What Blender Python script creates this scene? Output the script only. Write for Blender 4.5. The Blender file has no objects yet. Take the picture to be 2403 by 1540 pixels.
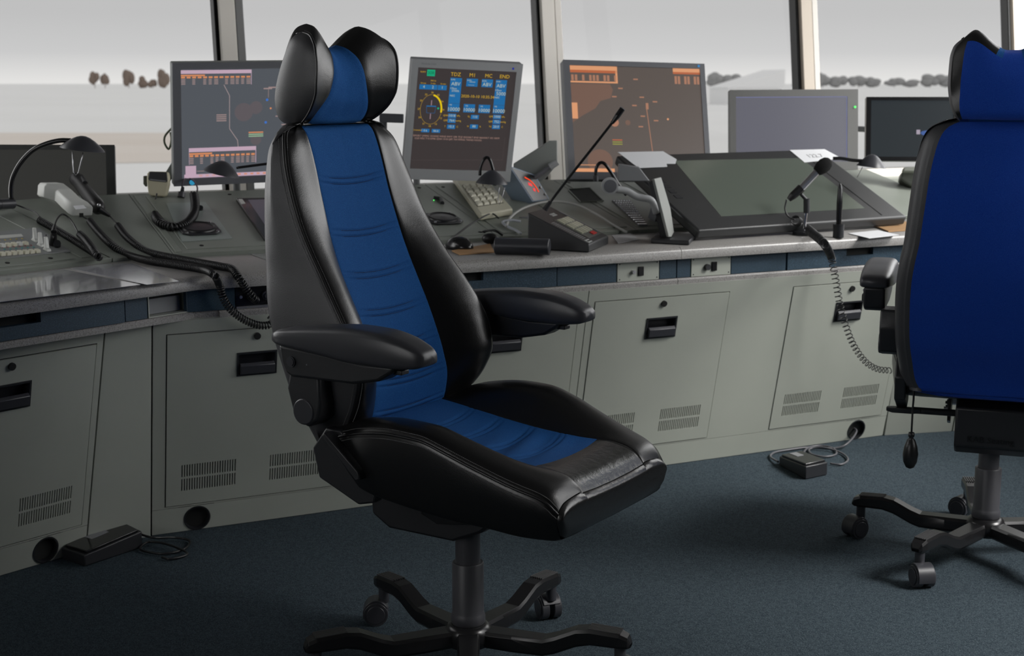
import bpy, bmesh, math, random
from mathutils import Vector, Matrix
random.seed(7)
R = math.radians
sc = bpy.context.scene
COL = sc.collection
# ------------------------------------------------------------------ camera, sky, exposure
FPX, HOR, EYE = 3337.0, 192.0, 1.22
TH = math.atan((770 - HOR) / FPX)
cd = bpy.data.cameras.new('camera'); cam = bpy.data.objects.new('camera', cd); COL.objects.link(cam)
cam.location = (0, 0, EYE); cam.rotation_euler = (math.pi / 2 - TH, 0, 0)
cd.sensor_width = 36; cd.lens = FPX * 36 / 2403; cd.clip_end = 5000; cd.clip_start = .05
cd.dof.use_dof = True; cd.dof.focus_distance = 2.85; cd.dof.aperture_fstop = 8.0
sc.camera = cam
sc.view_settings.view_transform = 'Standard'; sc.view_settings.look = 'None'
sc.view_settings.exposure = 0.0; sc.view_settings.gamma = 1; sc.view_settings.use_curve_mapping = False
w = bpy.data.worlds.new('overcast_sky'); sc.world = w; w.use_nodes = True
nt = w.node_tree; nt.nodes.clear()
wo = nt.nodes.new('ShaderNodeOutputWorld'); bg = nt.nodes.new('ShaderNodeBackground')
tc = nt.nodes.new('ShaderNodeTexCoord'); sx = nt.nodes.new('ShaderNodeSeparateXYZ'); cr = nt.nodes.new('ShaderNodeValToRGB')
nt.links.new(tc.outputs['Generated'], sx.inputs[0]); nt.links.new(sx.outputs['Z'], cr.inputs[0])
cr.color_ramp.elements[0].position = 0.0; cr.color_ramp.elements[0].color = (1.0, .99, .97, 1)
cr.color_ramp.elements[1].position = .045; cr.color_ramp.elements[1].color = (.68, .68, .68, 1)
e = cr.color_ramp.elements.new(.02); e.color = (.76, .76, .76, 1)
nt.links.new(cr.outputs[0], bg.inputs[0]); bg.inputs[1].default_value = 5.3
nt.links.new(bg.outputs[0], wo.inputs[0])
sd = bpy.data.lights.new('hazy_sun', 'SUN'); sd.energy = 3.8; sd.angle = R(20); sd.color = (1, .98, .95)
so = bpy.data.objects.new('hazy_sun', sd); COL.objects.link(so); so.rotation_euler = (R(47), 0, R(70)); so.location = (6, -1, 6)

# ------------------------------------------------------------------ materials
MATS = {}
def mat(name, col, rough=.5, metal=0, bump=None, speck=None, emis=None, spec=.5, coat=0, sheen=0, blotch=None, trans=None):
    """bump=(scale,strength) speck=(scale,colour,lo,hi) blotch=(scale,colour,amount)"""
    if name in MATS: return MATS[name]
    m = bpy.data.materials.new(name); m.use_nodes = True; n = m.node_tree.nodes; L = m.node_tree.links
    p = n['Principled BSDF']; c4 = (*col, 1)
    p.inputs['Base Color'].default_value = c4; p.inputs['Roughness'].default_value = rough
    p.inputs['Metallic'].default_value = metal; p.inputs['Specular IOR Level'].default_value = spec
    p.inputs['Coat Weight'].default_value = coat; p.inputs['Coat Roughness'].default_value = .15
    p.inputs['Sheen Weight'].default_value = sheen
    t = n.new('ShaderNodeTexCoord'); src = None
    def noise(scale, det=3):
        x = n.new('ShaderNodeTexNoise'); x.inputs['Scale'].default_value = scale; x.inputs['Detail'].default_value = det
        L.new(t.outputs['Object'], x.inputs['Vector']); return x.outputs['Fac']
    def ramp(f, lo, hi):
        r = n.new('ShaderNodeMapRange'); r.inputs['From Min'].default_value = lo; r.inputs['From Max'].default_value = hi
        L.new(f, r.inputs['Value']); return r.outputs[0]
    def mix(f, a, b):
        x = n.new('ShaderNodeMix'); x.data_type = 'RGBA'; L.new(f, x.inputs[0])
        if isinstance(a, tuple): x.inputs[6].default_value = a
        else: L.new(a, x.inputs[6])
        x.inputs[7].default_value = b; return x.outputs[2]
    cur = c4
    if blotch:
        cur = mix(ramp(noise(blotch[0], 4), .38, .68), cur, (*blotch[1], 1))
    if speck:
        cur = mix(ramp(noise(speck[0], 2), speck[2], speck[3]), cur, (*speck[1], 1))
    if not isinstance(cur, tuple): L.new(cur, p.inputs['Base Color'])
    if bump:
        bs = bump if isinstance(bump[0], tuple) else (bump,)
        prev = None
        for sc_, st in bs:
            b = n.new('ShaderNodeBump'); b.inputs['Strength'].default_value = st; b.inputs['Distance'].default_value = .002
            L.new(noise(sc_, 5), b.inputs['Height'])
            if prev: L.new(prev, b.inputs['Normal'])
            prev = b.outputs[0]
        L.new(prev, p.inputs['Normal'])
    if emis:
        p.inputs['Emission Color'].default_value = (*emis[0], 1); p.inputs['Emission Strength'].default_value = emis[1]
    MATS[name] = m; return m
def srgb(r, g, b):
    f = lambda v: (v / 255 / 12.92) if v <= 10 else ((v / 255 + .055) / 1.055) ** 2.4
    return (f(r), f(g), f(b))
LEATHER = mat('black_leather', (.007, .007, .0075), .30, bump=((520, .13), (24, .22)), spec=.65)
LEATHER_SIDE = mat('grained_leather', (.045, .045, .050), .42, bump=((700, .25), (18, .2)), spec=.65)  # base lightened so the side panels carry side light in their colour
FABRIC = mat('blue_fabric', (.008, .072, .25), .9, bump=(900, .35), speck=(700, (.015, .105, .32), .45, .62), spec=.22)
COVER = mat('deep_blue_cover', (.006, .050, .36), .9, bump=(900, .3), speck=(800, (.012, .075, .44), .45, .62), sheen=.1, spec=.2)
THREAD = mat('grey_thread', (.16, .16, .165), .6)
PIPING = mat('black_piping', (.008, .008, .009), .35, spec=.6)
PLASTIC = mat('black_plastic', (.018, .019, .022), .42, bump=(700, .15))
PLASTIC_S = mat('satin_black_plastic', (.040, .041, .048), .34, bump=(900, .12))
GLOSSB = mat('gloss_black', (.010, .010, .011), .2)
BASEB = mat('black_enamel', (.012, .012, .013), .27, bump=(60, .03))
GRIP = mat('grip_grey', (.045, .045, .047), .5)
TUBE = mat('charcoal_tube', (.060, .060, .068), .42, bump=(500, .1))
CHROME = mat('chrome', (.7, .7, .72), .15, metal=1)
STEEL = mat('brushed_steel', (.5, .5, .52), .32, metal=1)
PAINT = mat('grey_green_paint', (.39, .41, .362), .48, bump=(900, .08), blotch=(3.0, (.355, .375, .33), 1))
PAINT_D = mat('console_deck_paint', (.235, .255, .225), .42, bump=(800, .08), blotch=(4, (.21, .23, .20), 1))
PLATE = mat('pale_plate', (.27, .31, .29), .38)
DARKIN = mat('dark_interior', (.012, .013, .012), .8)  # near-black colour stands for shade inside hollows, slots and recesses
LAMIN = mat('speckled_laminate', (.29, .28, .265), .30, speck=(420, (.15, .145, .14), .52, .66), blotch=(160, (.34, .33, .32), 1))
LAMEDGE = mat('speckled_edge', (.27, .26, .25), .42, speck=(420, (.14, .135, .13), .50, .64), blotch=(200, (.33, .32, .31), 1))
FASCIA = mat('navy_speckle_laminate', (.012, .036, .060), .55, speck=(520, (.055, .105, .155), .55, .68), bump=(500, .2))
CARPET = mat('teal_carpet', (.022, .034, .044), .95, bump=((330, .9), (60, .3)), speck=(300, (.085, .108, .125), .50, .72), blotch=(120, (.042, .060, .072), 1), spec=.15)
WALL = mat('wall_paint', (.05, .05, .05), .8, bump=(60, .05))  # unseen walls kept near black to hold back bounce light
CEIL = mat('ceiling_paint', (.06, .06, .06), .9)  # unseen ceiling darkened to cut the light it bounces down
MULL = mat('mullion_beige', (.78, .74, .68), .5, bump=(90, .04))
MULLD = mat('mullion_grey', (.20, .20, .20), .5)
MULLB = mat('mullion_brown', (.62, .54, .45), .5)
BEIGE = mat('beige_plastic', (.55, .53, .41), .5, bump=(800, .08))
CREAM = mat('cream_key', (.62, .60, .48), .5)
WHITEP = mat('white_plastic', (.62, .63, .60), .4)
GREYP = mat('grey_plastic', (.22, .225, .235), .45)
SILVERP = mat('silver_plastic', (.40, .41, .42), .4)
SLATE = mat('slate_plastic', (.14, .145, .16), .45)
BLUEG = mat('blue_grey_plastic', (.22, .28, .36), .45)
RUBBER = mat('black_rubber', (.009, .009, .010), .38, spec=.6)
FOAM = mat('black_foam', (.006, .006, .006), 1, bump=(900, .8))
PAPER = mat('paper', (.72, .73, .75), .7, bump=(40, .2))
WOOD = mat('brown_board', (.38, .22, .10), .6)
SCREW = mat('dark_screw', (.03, .03, .03), .5, metal=.5)
RED = mat('red_key', (.6, .02, .02), .4)
YELLOW = mat('yellow_print', (.7, .5, .05), .5)
TEAL = mat('teal_print', (.02, .35, .35), .5)
MAROON = mat('maroon_print', (.35, .03, .04), .5)
INK = mat('ink_print', (.08, .08, .09), .6)
LEDG = mat('green_led', (.05, .8, .1), .5, emis=((.1, 1, .15), 1.2))
MARK = mat('pale_print', (.55, .56, .58), .6)
def emi(name, rgb, k=1.0, rough=.35, base=None):
    return mat(name, base or (.01, .01, .01), rough, emis=(srgb(*rgb), k), spec=.3)

# ------------------------------------------------------------------ mesh builder
class MB:
    def __init__(s, M=None): s.v = []; s.f = []; s.m = []; s.M = M or Matrix(); s.mi = 0
    def add(s, vs, fs, M=None):
        X = s.M @ M if M is not None else s.M
        o = len(s.v); s.v += [X @ Vector(p) for p in vs]; s.f += [tuple(i + o for i in f) for f in fs]; s.m += [s.mi] * len(fs); return s
    def box(s, c, d, M=None):
        x, y, z = c; a, b, h = d[0] / 2, d[1] / 2, d[2] / 2
        vs = [(x + i * a, y + j * b, z + k * h) for i in (-1, 1) for j in (-1, 1) for k in (-1, 1)]
        return s.add(vs, [(0, 1, 3, 2), (4, 6, 7, 5), (0, 4, 5, 1), (2, 3, 7, 6), (0, 2, 6, 4), (1, 5, 7, 3)], M)
    def b2(s, lo, hi, M=None):
        return s.box([(a + b) / 2 for a, b in zip(lo, hi)], [abs(b - a) for a, b in zip(lo, hi)], M)
    def quad(s, a, b, c, d): return s.add([a, b, c, d], [(0, 1, 2, 3)])
    def prism(s, poly, h0, h1, axis='z', M=None):
        n = len(poly)
        def P(p, h): return (p[0], p[1], h) if axis == 'z' else ((p[0], h, p[1]) if axis == 'y' else (h, p[0], p[1]))
        vs = [P(p, h0) for p in poly] + [P(p, h1) for p in poly]
        return s.add(vs, [tuple(range(n)), tuple(range(2 * n - 1, n - 1, -1))] + [(i, (i + 1) % n, n + (i + 1) % n, n + i) for i in range(n)], M)
    def rings(s, rings, closed=True, cap=True, M=None):
        n = len(rings[0]); vs = [p for r in rings for p in r]; fs = []
        for i in range(len(rings) - 1):
            for j in range(n if closed else n - 1):
                fs.append((i * n + j, i * n + (j + 1) % n, (i + 1) * n + (j + 1) % n, (i + 1) * n + j))
        if cap: fs += [tuple(range(n - 1, -1, -1)), tuple(range((len(rings) - 1) * n, len(rings) * n))]
        return s.add(vs, fs, M)
    def lathe(s, prof, n=24, M=None, cap=True):
        return s.rings([[(r * math.cos(2 * math.pi * k / n), r * math.sin(2 * math.pi * k / n), z) for k in range(n)] for r, z in prof], cap=cap, M=M)
    def cyl(s, a, b, r, n=20, r2=None):
        a, b = Vector(a), Vector(b); q = (b - a).to_track_quat('Z', 'Y').to_matrix().to_4x4(); h = (b - a).length
        return s.lathe([(r, 0), (r if r2 is None else r2, h)], n, Matrix.Translation(a) @ q)
    def ell(s, c, rad, n=20, m=12, M=None, zmin=-1):
        rs = []
        for i in range(m + 1):
            t = -math.pi / 2 + math.pi * i / m; z = math.sin(t)
            if z < zmin: continue
            r = max(math.cos(t), .002); rs.append([(c[0] + rad[0] * r * math.cos(2 * math.pi * k / n), c[1] + rad[1] * r * math.sin(2 * math.pi * k / n), c[2] + rad[2] * z) for k in range(n)])
        return s.rings(rs, M=M)
    def tube(s, path, r, n=8, rf=None):
        P = [Vector(p) for p in path]; up = Vector((0, 0, 1)); rs = []; N = None
        for i, p in enumerate(P):
            t = (P[min(i + 1, len(P) - 1)] - P[max(i - 1, 0)]).normalized()
            if N is None:
                N = t.cross(up if abs(t.z) < .9 else Vector((1, 0, 0))).normalized()
            else:
                N = (N - t * N.dot(t)); N = N.normalized() if N.length > 1e-6 else t.orthogonal().normalized()
            B = t.cross(N); rr = r if rf is None else r * rf(i / (len(P) - 1))
            rs.append([tuple(p + (N * math.cos(2 * math.pi * k / n) + B * math.sin(2 * math.pi * k / n)) * rr) for k in range(n)])
        return s.rings(rs)
    def coil(s, path, Rc, r, pitch, n=6, per=10):
        P = dense(path, 400); L = [0]
        for a, b in zip(P, P[1:]): L.append(L[-1] + (b - a).length)
        turns = L[-1] / pitch; N = None; pts = []; tot = int(turns * per); j = 0
        up = Vector((0, 0, 1))
        for i in range(tot + 1):
            l = L[-1] * i / tot
            while j < len(L) - 2 and L[j + 1] < l: j += 1
            f = (l - L[j]) / max(L[j + 1] - L[j], 1e-9); p = P[j].lerp(P[j + 1], f); t = (P[j + 1] - P[j]).normalized()
            if N is None: N = t.orthogonal().normalized()
            N = (N - t * N.dot(t)).normalized(); B = t.cross(N); a = 2 * math.pi * i / per
            rc = Rc if not callable(Rc) else Rc(i / tot)
            pts.append(p + (N * math.cos(a) + B * math.sin(a)) * rc)
        return s.tube(pts, r, n)
def cat(p0, p1, p2, p3, t):
    return .5 * ((2 * p1) + (-p0 + p2) * t + (2 * p0 - 5 * p1 + 4 * p2 - p3) * t * t + (-p0 + 3 * p1 - 3 * p2 + p3) * t ** 3)
def dense(path, n):
    P = [Vector(p) for p in path]; P = [2 * P[0] - P[1]] + P + [2 * P[-1] - P[-2]]; k = len(P) - 3; out = []
    for i in range(n + 1):
        u = k * i / n; j = min(int(u), k - 1); out.append(cat(P[j], P[j + 1], P[j + 2], P[j + 3], u - j))
    return out
def itp(tab, x):
    """monotone cubic through a table"""
    if x <= tab[0][0]: return tab[0][1]
    if x >= tab[-1][0]: return tab[-1][1]
    k = 0
    while tab[k + 1][0] < x: k += 1
    def d(i): return (tab[i + 1][1] - tab[i][1]) / (tab[i + 1][0] - tab[i][0])
    def m(i):
        if i == 0: return d(0)
        if i == len(tab) - 1: return d(i - 1)
        a, b = d(i - 1), d(i)
        if a * b <= 0: return 0
        h0, h1 = tab[i][0] - tab[i - 1][0], tab[i + 1][0] - tab[i][0]; w1, w2 = 2 * h1 + h0, h1 + 2 * h0
        return (w1 + w2) / (w1 / a + w2 / b)
    h = tab[k + 1][0] - tab[k][0]; t = (x - tab[k][0]) / h
    return ((1 + 2 * t) * (1 - t) ** 2 * tab[k][1] + t * (1 - t) ** 2 * h * m(k) + t * t * (3 - 2 * t) * tab[k + 1][1] + t * t * (t - 1) * h * m(k + 1))

def thing(name, label, cat_, loc=(0, 0, 0), deg=0, group=None, kind=None):
    o = bpy.data.objects.new(name, None); COL.objects.link(o); o.empty_display_size = .05
    o.location = loc; o.rotation_euler = (0, 0, R(deg))
    if label: o['label'] = label; o['category'] = cat_
    if group: o['group'] = group
    if kind: o['kind'] = kind
    return o
def obj(name, mb, m, parent=None, smooth=None, bevel=0, seg=2, label=None, cat_=None, group=None, kind=None, world=True, loc=None, subsurf=0, edge=40):
    """mesh coordinates are world ones when world=True and the parent's transform is taken out"""
    me = bpy.data.meshes.new(name); vs = mb.v
    o = bpy.data.objects.new(name, me); COL.objects.link(o)
    root = parent
    while root is not None and root.parent is not None: root = root.parent
    if world and root is not None:
        X = (Matrix.Translation(root.location) @ Matrix.Rotation(root.rotation_euler.z, 4, 'Z')).inverted(); vs = [X @ v for v in vs]
    if root is None and world:
        c = Vector((sum(v.x for v in vs) / len(vs), sum(v.y for v in vs) / len(vs), min(v.z for v in vs))) if loc is None else Vector(loc)
        vs = [v - c for v in vs]; o.location = c
    me.from_pydata([tuple(v) for v in vs], [], mb.f)
    for mm in (m if isinstance(m, (list, tuple)) else [m]): me.materials.append(mm)
    for p, i in zip(me.polygons, mb.m): p.material_index = i
    bm = bmesh.new(); bm.from_mesh(me); bmesh.ops.recalc_face_normals(bm, faces=bm.faces); bm.to_mesh(me); bm.free()
    if smooth or bevel:
        me.polygons.foreach_set('use_smooth', [True] * len(me.polygons))
        if smooth != 'all': me.set_sharp_from_angle(angle=R(edge))
    if bevel:
        b = o.modifiers.new('bevel', 'BEVEL'); b.width = bevel; b.segments = seg; b.limit_method = 'ANGLE'; b.angle_limit = R(30); b.harden_normals = False
    if subsurf:
        b = o.modifiers.new('subd', 'SUBSURF'); b.levels = b.render_levels = subsurf
    if parent is not None: o.parent = parent
    if label: o['label'] = label
    if cat_: o['category'] = cat_
    if group: o['group'] = group
    if kind: o['kind'] = kind
    return o
def text_mb(items):
    """items: (string, size, Matrix) -> one MB of flat letters"""
    mb = MB()
    for s_, size, M in items:
        cu = bpy.data.curves.new('t', 'FONT'); cu.body = s_; cu.size = size; cu.align_x = 'CENTER'; cu.align_y = 'CENTER'; cu.resolution_u = 2
        ob = bpy.data.objects.new('t', cu); me = bpy.data.meshes.new_from_object(ob)
        mb.add([v.co[:] for v in me.vertices], [tuple(p.vertices) for p in me.polygons], M)
        bpy.data.objects.remove(ob); bpy.data.curves.remove(cu); bpy.data.meshes.remove(me)
    return mb

# ------------------------------------------------------------------ surveying: photo pixel -> point on a real plane of the room
CT, ST = math.cos(TH), math.sin(TH)
def ray(px, py):
    a = (px - 1201.5) / FPX; b = (770 - py) / FPX; return Vector((a, CT + b * ST, -ST + b * CT))
ORG = Vector((0, 0, EYE))
def onz(px, py, z):
    r = ray(px, py); return ORG + r * ((z - EYE) / r.z)
def ony(px, py, y):
    r = ray(px, py); return ORG + r * (y / r.y)
def onpl(px, py, p0, n):
    r = ray(px, py); n = Vector(n); return ORG + r * ((Vector(p0) - ORG).dot(n) / r.dot(n))
# frames: s along the console, t away from the operator, z up
class Fr:
    def __init__(s, deg): s.deg = deg; s.M = Matrix.Rotation(R(deg), 4, 'Z')
    def w(s, a, t, z): return s.M @ Vector((a, t, z))
    def l(s, p): return s.M.inverted() @ Vector(p)
FM, FA, FR = Fr(26.1), Fr(51), Fr(13.6)
TW_M, TW_A = 3.622, 2.918
def isect(fa, ta, fb, tb):
    a = fa.w(0, ta, 0); b = fb.w(0, tb, 0); u = fa.w(1, 0, 0); v = fb.w(1, 0, 0)
    d = b - a; den = u.x * v.y - u.y * v.x; k = (d.x * v.y - d.y * v.x) / den; return a + u * k
# slopes of the instrument decks
SLM = (Vector((0, 4.03, .735)), Vector((0, 4.64, .865)))
SLA = (Vector((0, 3.335, .735)), Vector((0, 3.90, .865)))
def slope_frame(fr, sl):
    d = (sl[1] - sl[0]); a = math.atan2(d.z, d.y)
    return fr.M @ Matrix.Translation((0, sl[0].y, sl[0].z)) @ Matrix.Rotation(a, 4, 'X'), d.length
XM, LM = slope_frame(FM, SLM)     # local: s, q up the slope, h above it
XA, LA = slope_frame(FA, SLA)
def onsl(px, py, X, h=0):
    n = X.to_3x3() @ Vector((0, 0, 1)); return onpl(px, py, X @ Vector((0, 0, h)), n)
def lsl(px, py, X, h=0): return X.inverted() @ onsl(px, py, X, h)
FRT = Vector(isect(FM, 3.773, FR, 0)) if False else None
cornR_floor = FM.w(3.295, 3.773, 0); TFR = FR.l(cornR_floor).y        # t of the right-hand frame at the floor
TW_R = TFR - .151
# ------------------------------------------------------------------ setting
ZC = 3.0
def flat(name, pts, m, **k):
    mb = MB(); mb.add(pts, [tuple(range(len(pts)))]); return obj(name, mb, m, **k)
XR = 2.6
mb = MB(); mb.b2((-3.4, -2.7, -.12), (XR + .1, 9.0, 0)); obj('floor', mb, CARPET, kind='structure')
mb = MB(); mb.b2((-3.4, -2.7, ZC), (XR + .1, 9.0, ZC + .12)); obj('ceiling', mb, CEIL, kind='structure')
mb = MB(); mb.b2((-3.4, -2.7, 0), (XR + .1, -2.6, ZC)); obj('wall_back', mb, WALL, kind='structure')  # unseen back wall closed solid so light comes mainly from the right
# unseen left wall, solid to darken the left; window bay added to light chair side
mb = MB(); mb.b2((-3.4, -2.6, 0), (-3.3, 2.2, 1.0)); mb.b2((-3.4, -2.6, 2.5), (-3.3, 2.2, ZC)); mb.b2((-3.4, .6, 1.0), (-3.3, 2.2, 2.5)); obj('wall_left', mb, WALL, kind='structure')
# unseen right wall: sill, lintel, posts; openings placed and sized to shape the light
mb = MB(); mb.b2((XR, -2.6, 0), (XR + .1, 7.2, .95)); mb.b2((XR, -2.6, 2.6), (XR + .1, 7.2, ZC)); mb.b2((XR, -2.6, .95), (XR + .1, 1.7, 2.6))
for y in (1.7, 3.0, 4.3, 5.6, 7.1): mb.b2((XR, y, .95), (XR + .1, y + .1, 2.6))
obj('wall_right', mb, WALL, kind='structure')
# front window wall, leaning outwards
TG, LEAN, SILL = 5.1, .12, .80
def gw(s, z, dt=0): return FM.w(s, TG + LEAN * (z - EYE) + dt, z)
mb = MB(); mb.rings([[FM.w(s, TG - .22, z0) for (s, z0) in ((-2.6, 0), (5.35, 0))] + [FM.w(s, TG - .22 + .0, SILL) for s in (5.35, -2.6)],
                     [FM.w(s, TG - .05, z0) for (s, z0) in ((-2.6, 0), (5.35, 0))] + [FM.w(s, TG - .05, SILL) for s in (5.35, -2.6)]])
obj('wall_front', mb, PAINT, kind='structure')
mb = MB(); zt = 2.7
mb.rings([[gw(-2.6, zt, -.1), gw(5.35, zt, -.1), gw(5.35, ZC, -.1), gw(-2.6, ZC, -.1)], [gw(-2.6, zt, .1), gw(5.35, zt, .1), gw(5.35, ZC, .1), gw(-2.6, ZC, .1)]])
obj('wall_front_lintel', mb, WALL, kind='structure')
def glass(name, tint):
    m = bpy.data.materials.new(name); m.use_nodes = True; n = m.node_tree.nodes; L = m.node_tree.links; n.clear()
    o = n.new('ShaderNodeOutputMaterial'); t = n.new('ShaderNodeBsdfTransparent'); g = n.new('ShaderNodeBsdfGlossy'); x = n.new('ShaderNodeMixShader')
    t.inputs[0].default_value = (*tint, 1); g.inputs['Roughness'].default_value = .02; x.inputs[0].default_value = .006
    L.new(t.outputs[0], x.inputs[1]); L.new(g.outputs[0], x.inputs[2]); L.new(x.outputs[0], o.inputs[0]); return m
GLASS = glass('tinted_glass', (.147, .147, .147)); CLEAR = glass('clear_sheet', (.85, .87, .88))  # front tint made heavy so a brighter sky can light the room
MS = [.105, 1.379, 2.672, 3.940, 5.175]
for i, s in enumerate(MS):
    nx = MS[i + 1] if i + 1 < len(MS) else 5.34
    wn = thing('window_%d' % (i + 1), None, None, FM.w(s, TG, SILL), 26.1, kind='structure')
    mb = MB(); p = [gw(s + .03, SILL), gw(nx - .03, SILL), gw(nx - .03, zt), gw(s + .03, zt)]; mb.add(p, [(0, 1, 2, 3)]); obj('pane', mb, GLASS, wn)
    def bar(s0, s1, d0, d1, name, m):
        b = MB(); b.rings([[gw(a, z, d) for a, d in ((s0, d0), (s1, d0), (s1, d1), (s0, d1))] for z in (SILL - .02, zt + .02)]); obj(name, b, m, wn, bevel=.003)
    bar(s - .036, s + .022, -.02, .05, 'mullion', MULL if i < 3 else MULLB)
    bar(s + .0225, s + .052, -.0205, .05, 'mullion_cover', MULLD if i < 2 else MULL)
    bar(s - .050, s - .0365, .0, .05, 'glazing_gasket', MULLD)
    b = MB(); b.rings([[gw(s + .03, z, -.02), gw(nx - .03, z, -.02), gw(nx - .03, z, .04), gw(s + .03, z, .04)] for z in (SILL - .01, SILL + .035)]); obj('sill_rail', b, MULL, wn)
# left end of the front wall: solid unseen panel turning towards the camera
mb = MB(); pts = [gw(-2.5, 0), Vector((-3.35, 2.2, 0))]
a, b_ = FM.w(-2.0, 4.95, 0), Vector((-3.35, 2.2, 0))
mb.add([(a.x, a.y, 0), (b_.x, b_.y, 0), (b_.x, b_.y, ZC), (a.x, a.y, ZC)], [(0, 1, 2, 3)]); obj('wall_left_corner', mb, WALL, kind='structure')
# ------------------------------------------------------------------ outside
GROUND = mat('frosted_airfield', (.86, .86, .85), .9, blotch=(.02, (.90, .90, .89), 1), bump=(.2, .2))  # near-white base carries the overexposed brightness of the ground
mb = MB(); mb.add([(-2600, 30, -4), (2600, 30, -4), (2600, 3600, -4), (-2600, 3600, -4)], [(0, 1, 2, 3)])
g = obj('airfield_ground', mb, GROUND, kind='structure')
TAXI = mat('pale_concrete', (.74, .67, .60), .9, blotch=(.05, (.80, .74, .68), 1))
mb = MB(); p = [onz(-400, 312, -4), onz(700, 312, -4), onz(700, 378, -4), onz(-400, 392, -4)]; mb.add([(v.x, v.y, -3.98) for v in p], [(0, 1, 2, 3)])
obj('taxiway', mb, TAXI, label='beige taxiway strip crossing the pale airfield outside the left window', cat_='taxiway', kind='structure')
TREE_L = mat('bare_brown_crown', (.22, .17, .14), 1, bump=(.5, .5)); TREE_R = mat('frosted_grey_crown', (.30, .30, .30), 1)  # distance haze mixed into both crown colours
def tree(px, y0, y1, wpx, D, m, label, group):
    base = ony(px, y1, D); top = ony(px, y0, D); h = top.z - base.z; wd = wpx / FPX * D
    t = thing('tree', label, 'tree', base, 0, group)
    base.z = -4; h = top.z + 4; t.location = base
    b = MB(); b.cyl(base, base + Vector((0, 0, h * .5)), .3, 8); obj('trunk', b, m, t)
    b = MB()
    for k in range(8):
        c = base + Vector((random.uniform(-.28, .28) * wd, random.uniform(-1, 1), h * random.uniform(.30, .72)))
        b.ell(c, (wd * random.uniform(.22, .34), wd * .28, h * random.uniform(.22, .36)), 12, 8)
    o = obj('crown', b, m, t, smooth='all')
for px, y0, y1, wp, lab in ((222, 166, 187, 24, 'small bare brown tree farthest left beyond the airfield'), (246, 172, 187, 20, 'lower bare brown tree beside the farthest-left tree'),
        (302, 161, 191, 26, 'bare brown tree standing alone in the middle of the left tree line'), (336, 176, 196, 22, 'low brown shrub-like tree right of the lone tree'),
        (358, 186, 198, 20, 'lowest brown shrub-like tree near the radar screen edge'), (384, 162, 192, 26, 'bare brown tree touching the left edge of the radar monitor')):
    tree(px, y0, y1, wp, 1200, TREE_L, lab, 'distant trees left')
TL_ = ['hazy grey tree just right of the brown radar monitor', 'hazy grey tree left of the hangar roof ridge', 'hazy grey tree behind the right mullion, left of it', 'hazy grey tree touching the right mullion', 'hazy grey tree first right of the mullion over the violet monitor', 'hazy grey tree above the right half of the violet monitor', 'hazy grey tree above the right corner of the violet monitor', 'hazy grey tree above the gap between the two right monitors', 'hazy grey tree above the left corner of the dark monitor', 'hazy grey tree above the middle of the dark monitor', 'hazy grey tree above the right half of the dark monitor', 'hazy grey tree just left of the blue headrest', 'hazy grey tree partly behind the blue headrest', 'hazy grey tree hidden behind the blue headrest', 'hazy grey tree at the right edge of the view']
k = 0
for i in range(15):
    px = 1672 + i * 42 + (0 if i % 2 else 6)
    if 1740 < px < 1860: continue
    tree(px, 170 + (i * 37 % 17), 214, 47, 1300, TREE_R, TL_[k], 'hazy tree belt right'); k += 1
HANG = mat('hangar_cladding', (.88, .88, .88), .8)
hb = thing('hangar', 'pale hangar with a low pitched roof beyond the right window', 'building', (ony(1780, 207, 330).x, 330, -4), 8)
hx = ony(1775, 214, 330); X = Matrix.Translation((hx.x, 330, -4)) @ Matrix.Rotation(R(8), 4, 'Z')
b = MB(); b.b2((-6.5, 0, 0), (6.0, 16, 3.9), X); obj('wall', b, HANG, hb)
b = MB(); b.prism([(-7, 3.9), (6.6, 8.0), (6.6, 3.9)], -.3, 16, 'y', X); obj('roof', b, HANG, hb)

# ------------------------------------------------------------------ console: cabinets
def plane_frame(fr, t0):   # leaning cabinet front: local s, d (into the cabinet), w up the panel
    a = math.atan(.22); return fr.M @ Matrix.Translation((0, t0, 0)) @ Matrix.Rotation(a, 4, 'X')
PM = plane_frame(FM, 3.773); PA = plane_frame(FA, 3.136)
CA = math.cos(math.atan(.22)); WT = .61 / CA
def holed(mb, x0, x1, z0, z1, d0, d1, holes, X):
    xs = sorted({x0, x1, *[h[0] for h in holes], *[h[1] for h in holes]}); zs = sorted({z0, z1, *[h[2] for h in holes], *[h[3] for h in holes]})
    for a, b in zip(xs, xs[1:]):
        for c, d in zip(zs, zs[1:]):
            mx, mz = (a + b) / 2, (c + d) / 2
            if any(h[0] < mx < h[1] and h[2] < mz < h[3] for h in holes): continue
            mb.b2((a, d0, c), (b, d1, d), X)
def disc_hole_panel(mb, x0, x1, z0, z1, d0, d1, cx, cz, r, X, n=24):
    """rectangular panel with a round hole, front face + hole wall"""
    sq = [];
    for k in range(n):
        a = 2 * math.pi * k / n; c, s_ = math.cos(a), math.sin(a)
        m_ = min(((x1 - cx) if c > 0 else (cx - x0)) / max(abs(c), 1e-6), ((z1 - cz) if s_ > 0 else (cz - z0)) / max(abs(s_), 1e-6))
        sq.append((cx + c * m_, cz + s_ * m_))
    for cxn, czn in ((x0, z0), (x1, z0), (x1, z1), (x0, z1)):
        j = min(range(n), key=lambda k: (sq[k][0] - cxn) ** 2 + (sq[k][1] - czn) ** 2); sq[j] = (cxn, czn)
    ci = [(cx + r * math.cos(2 * math.pi * k / n), cz + r * math.sin(2 * math.pi * k / n)) for k in range(n)]
    mb.rings([[(p[0], d0, p[1]) for p in sq], [(p[0], d0, p[1]) for p in ci], [(p[0], d1, p[1]) for p in ci]], cap=False, M=X)
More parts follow.
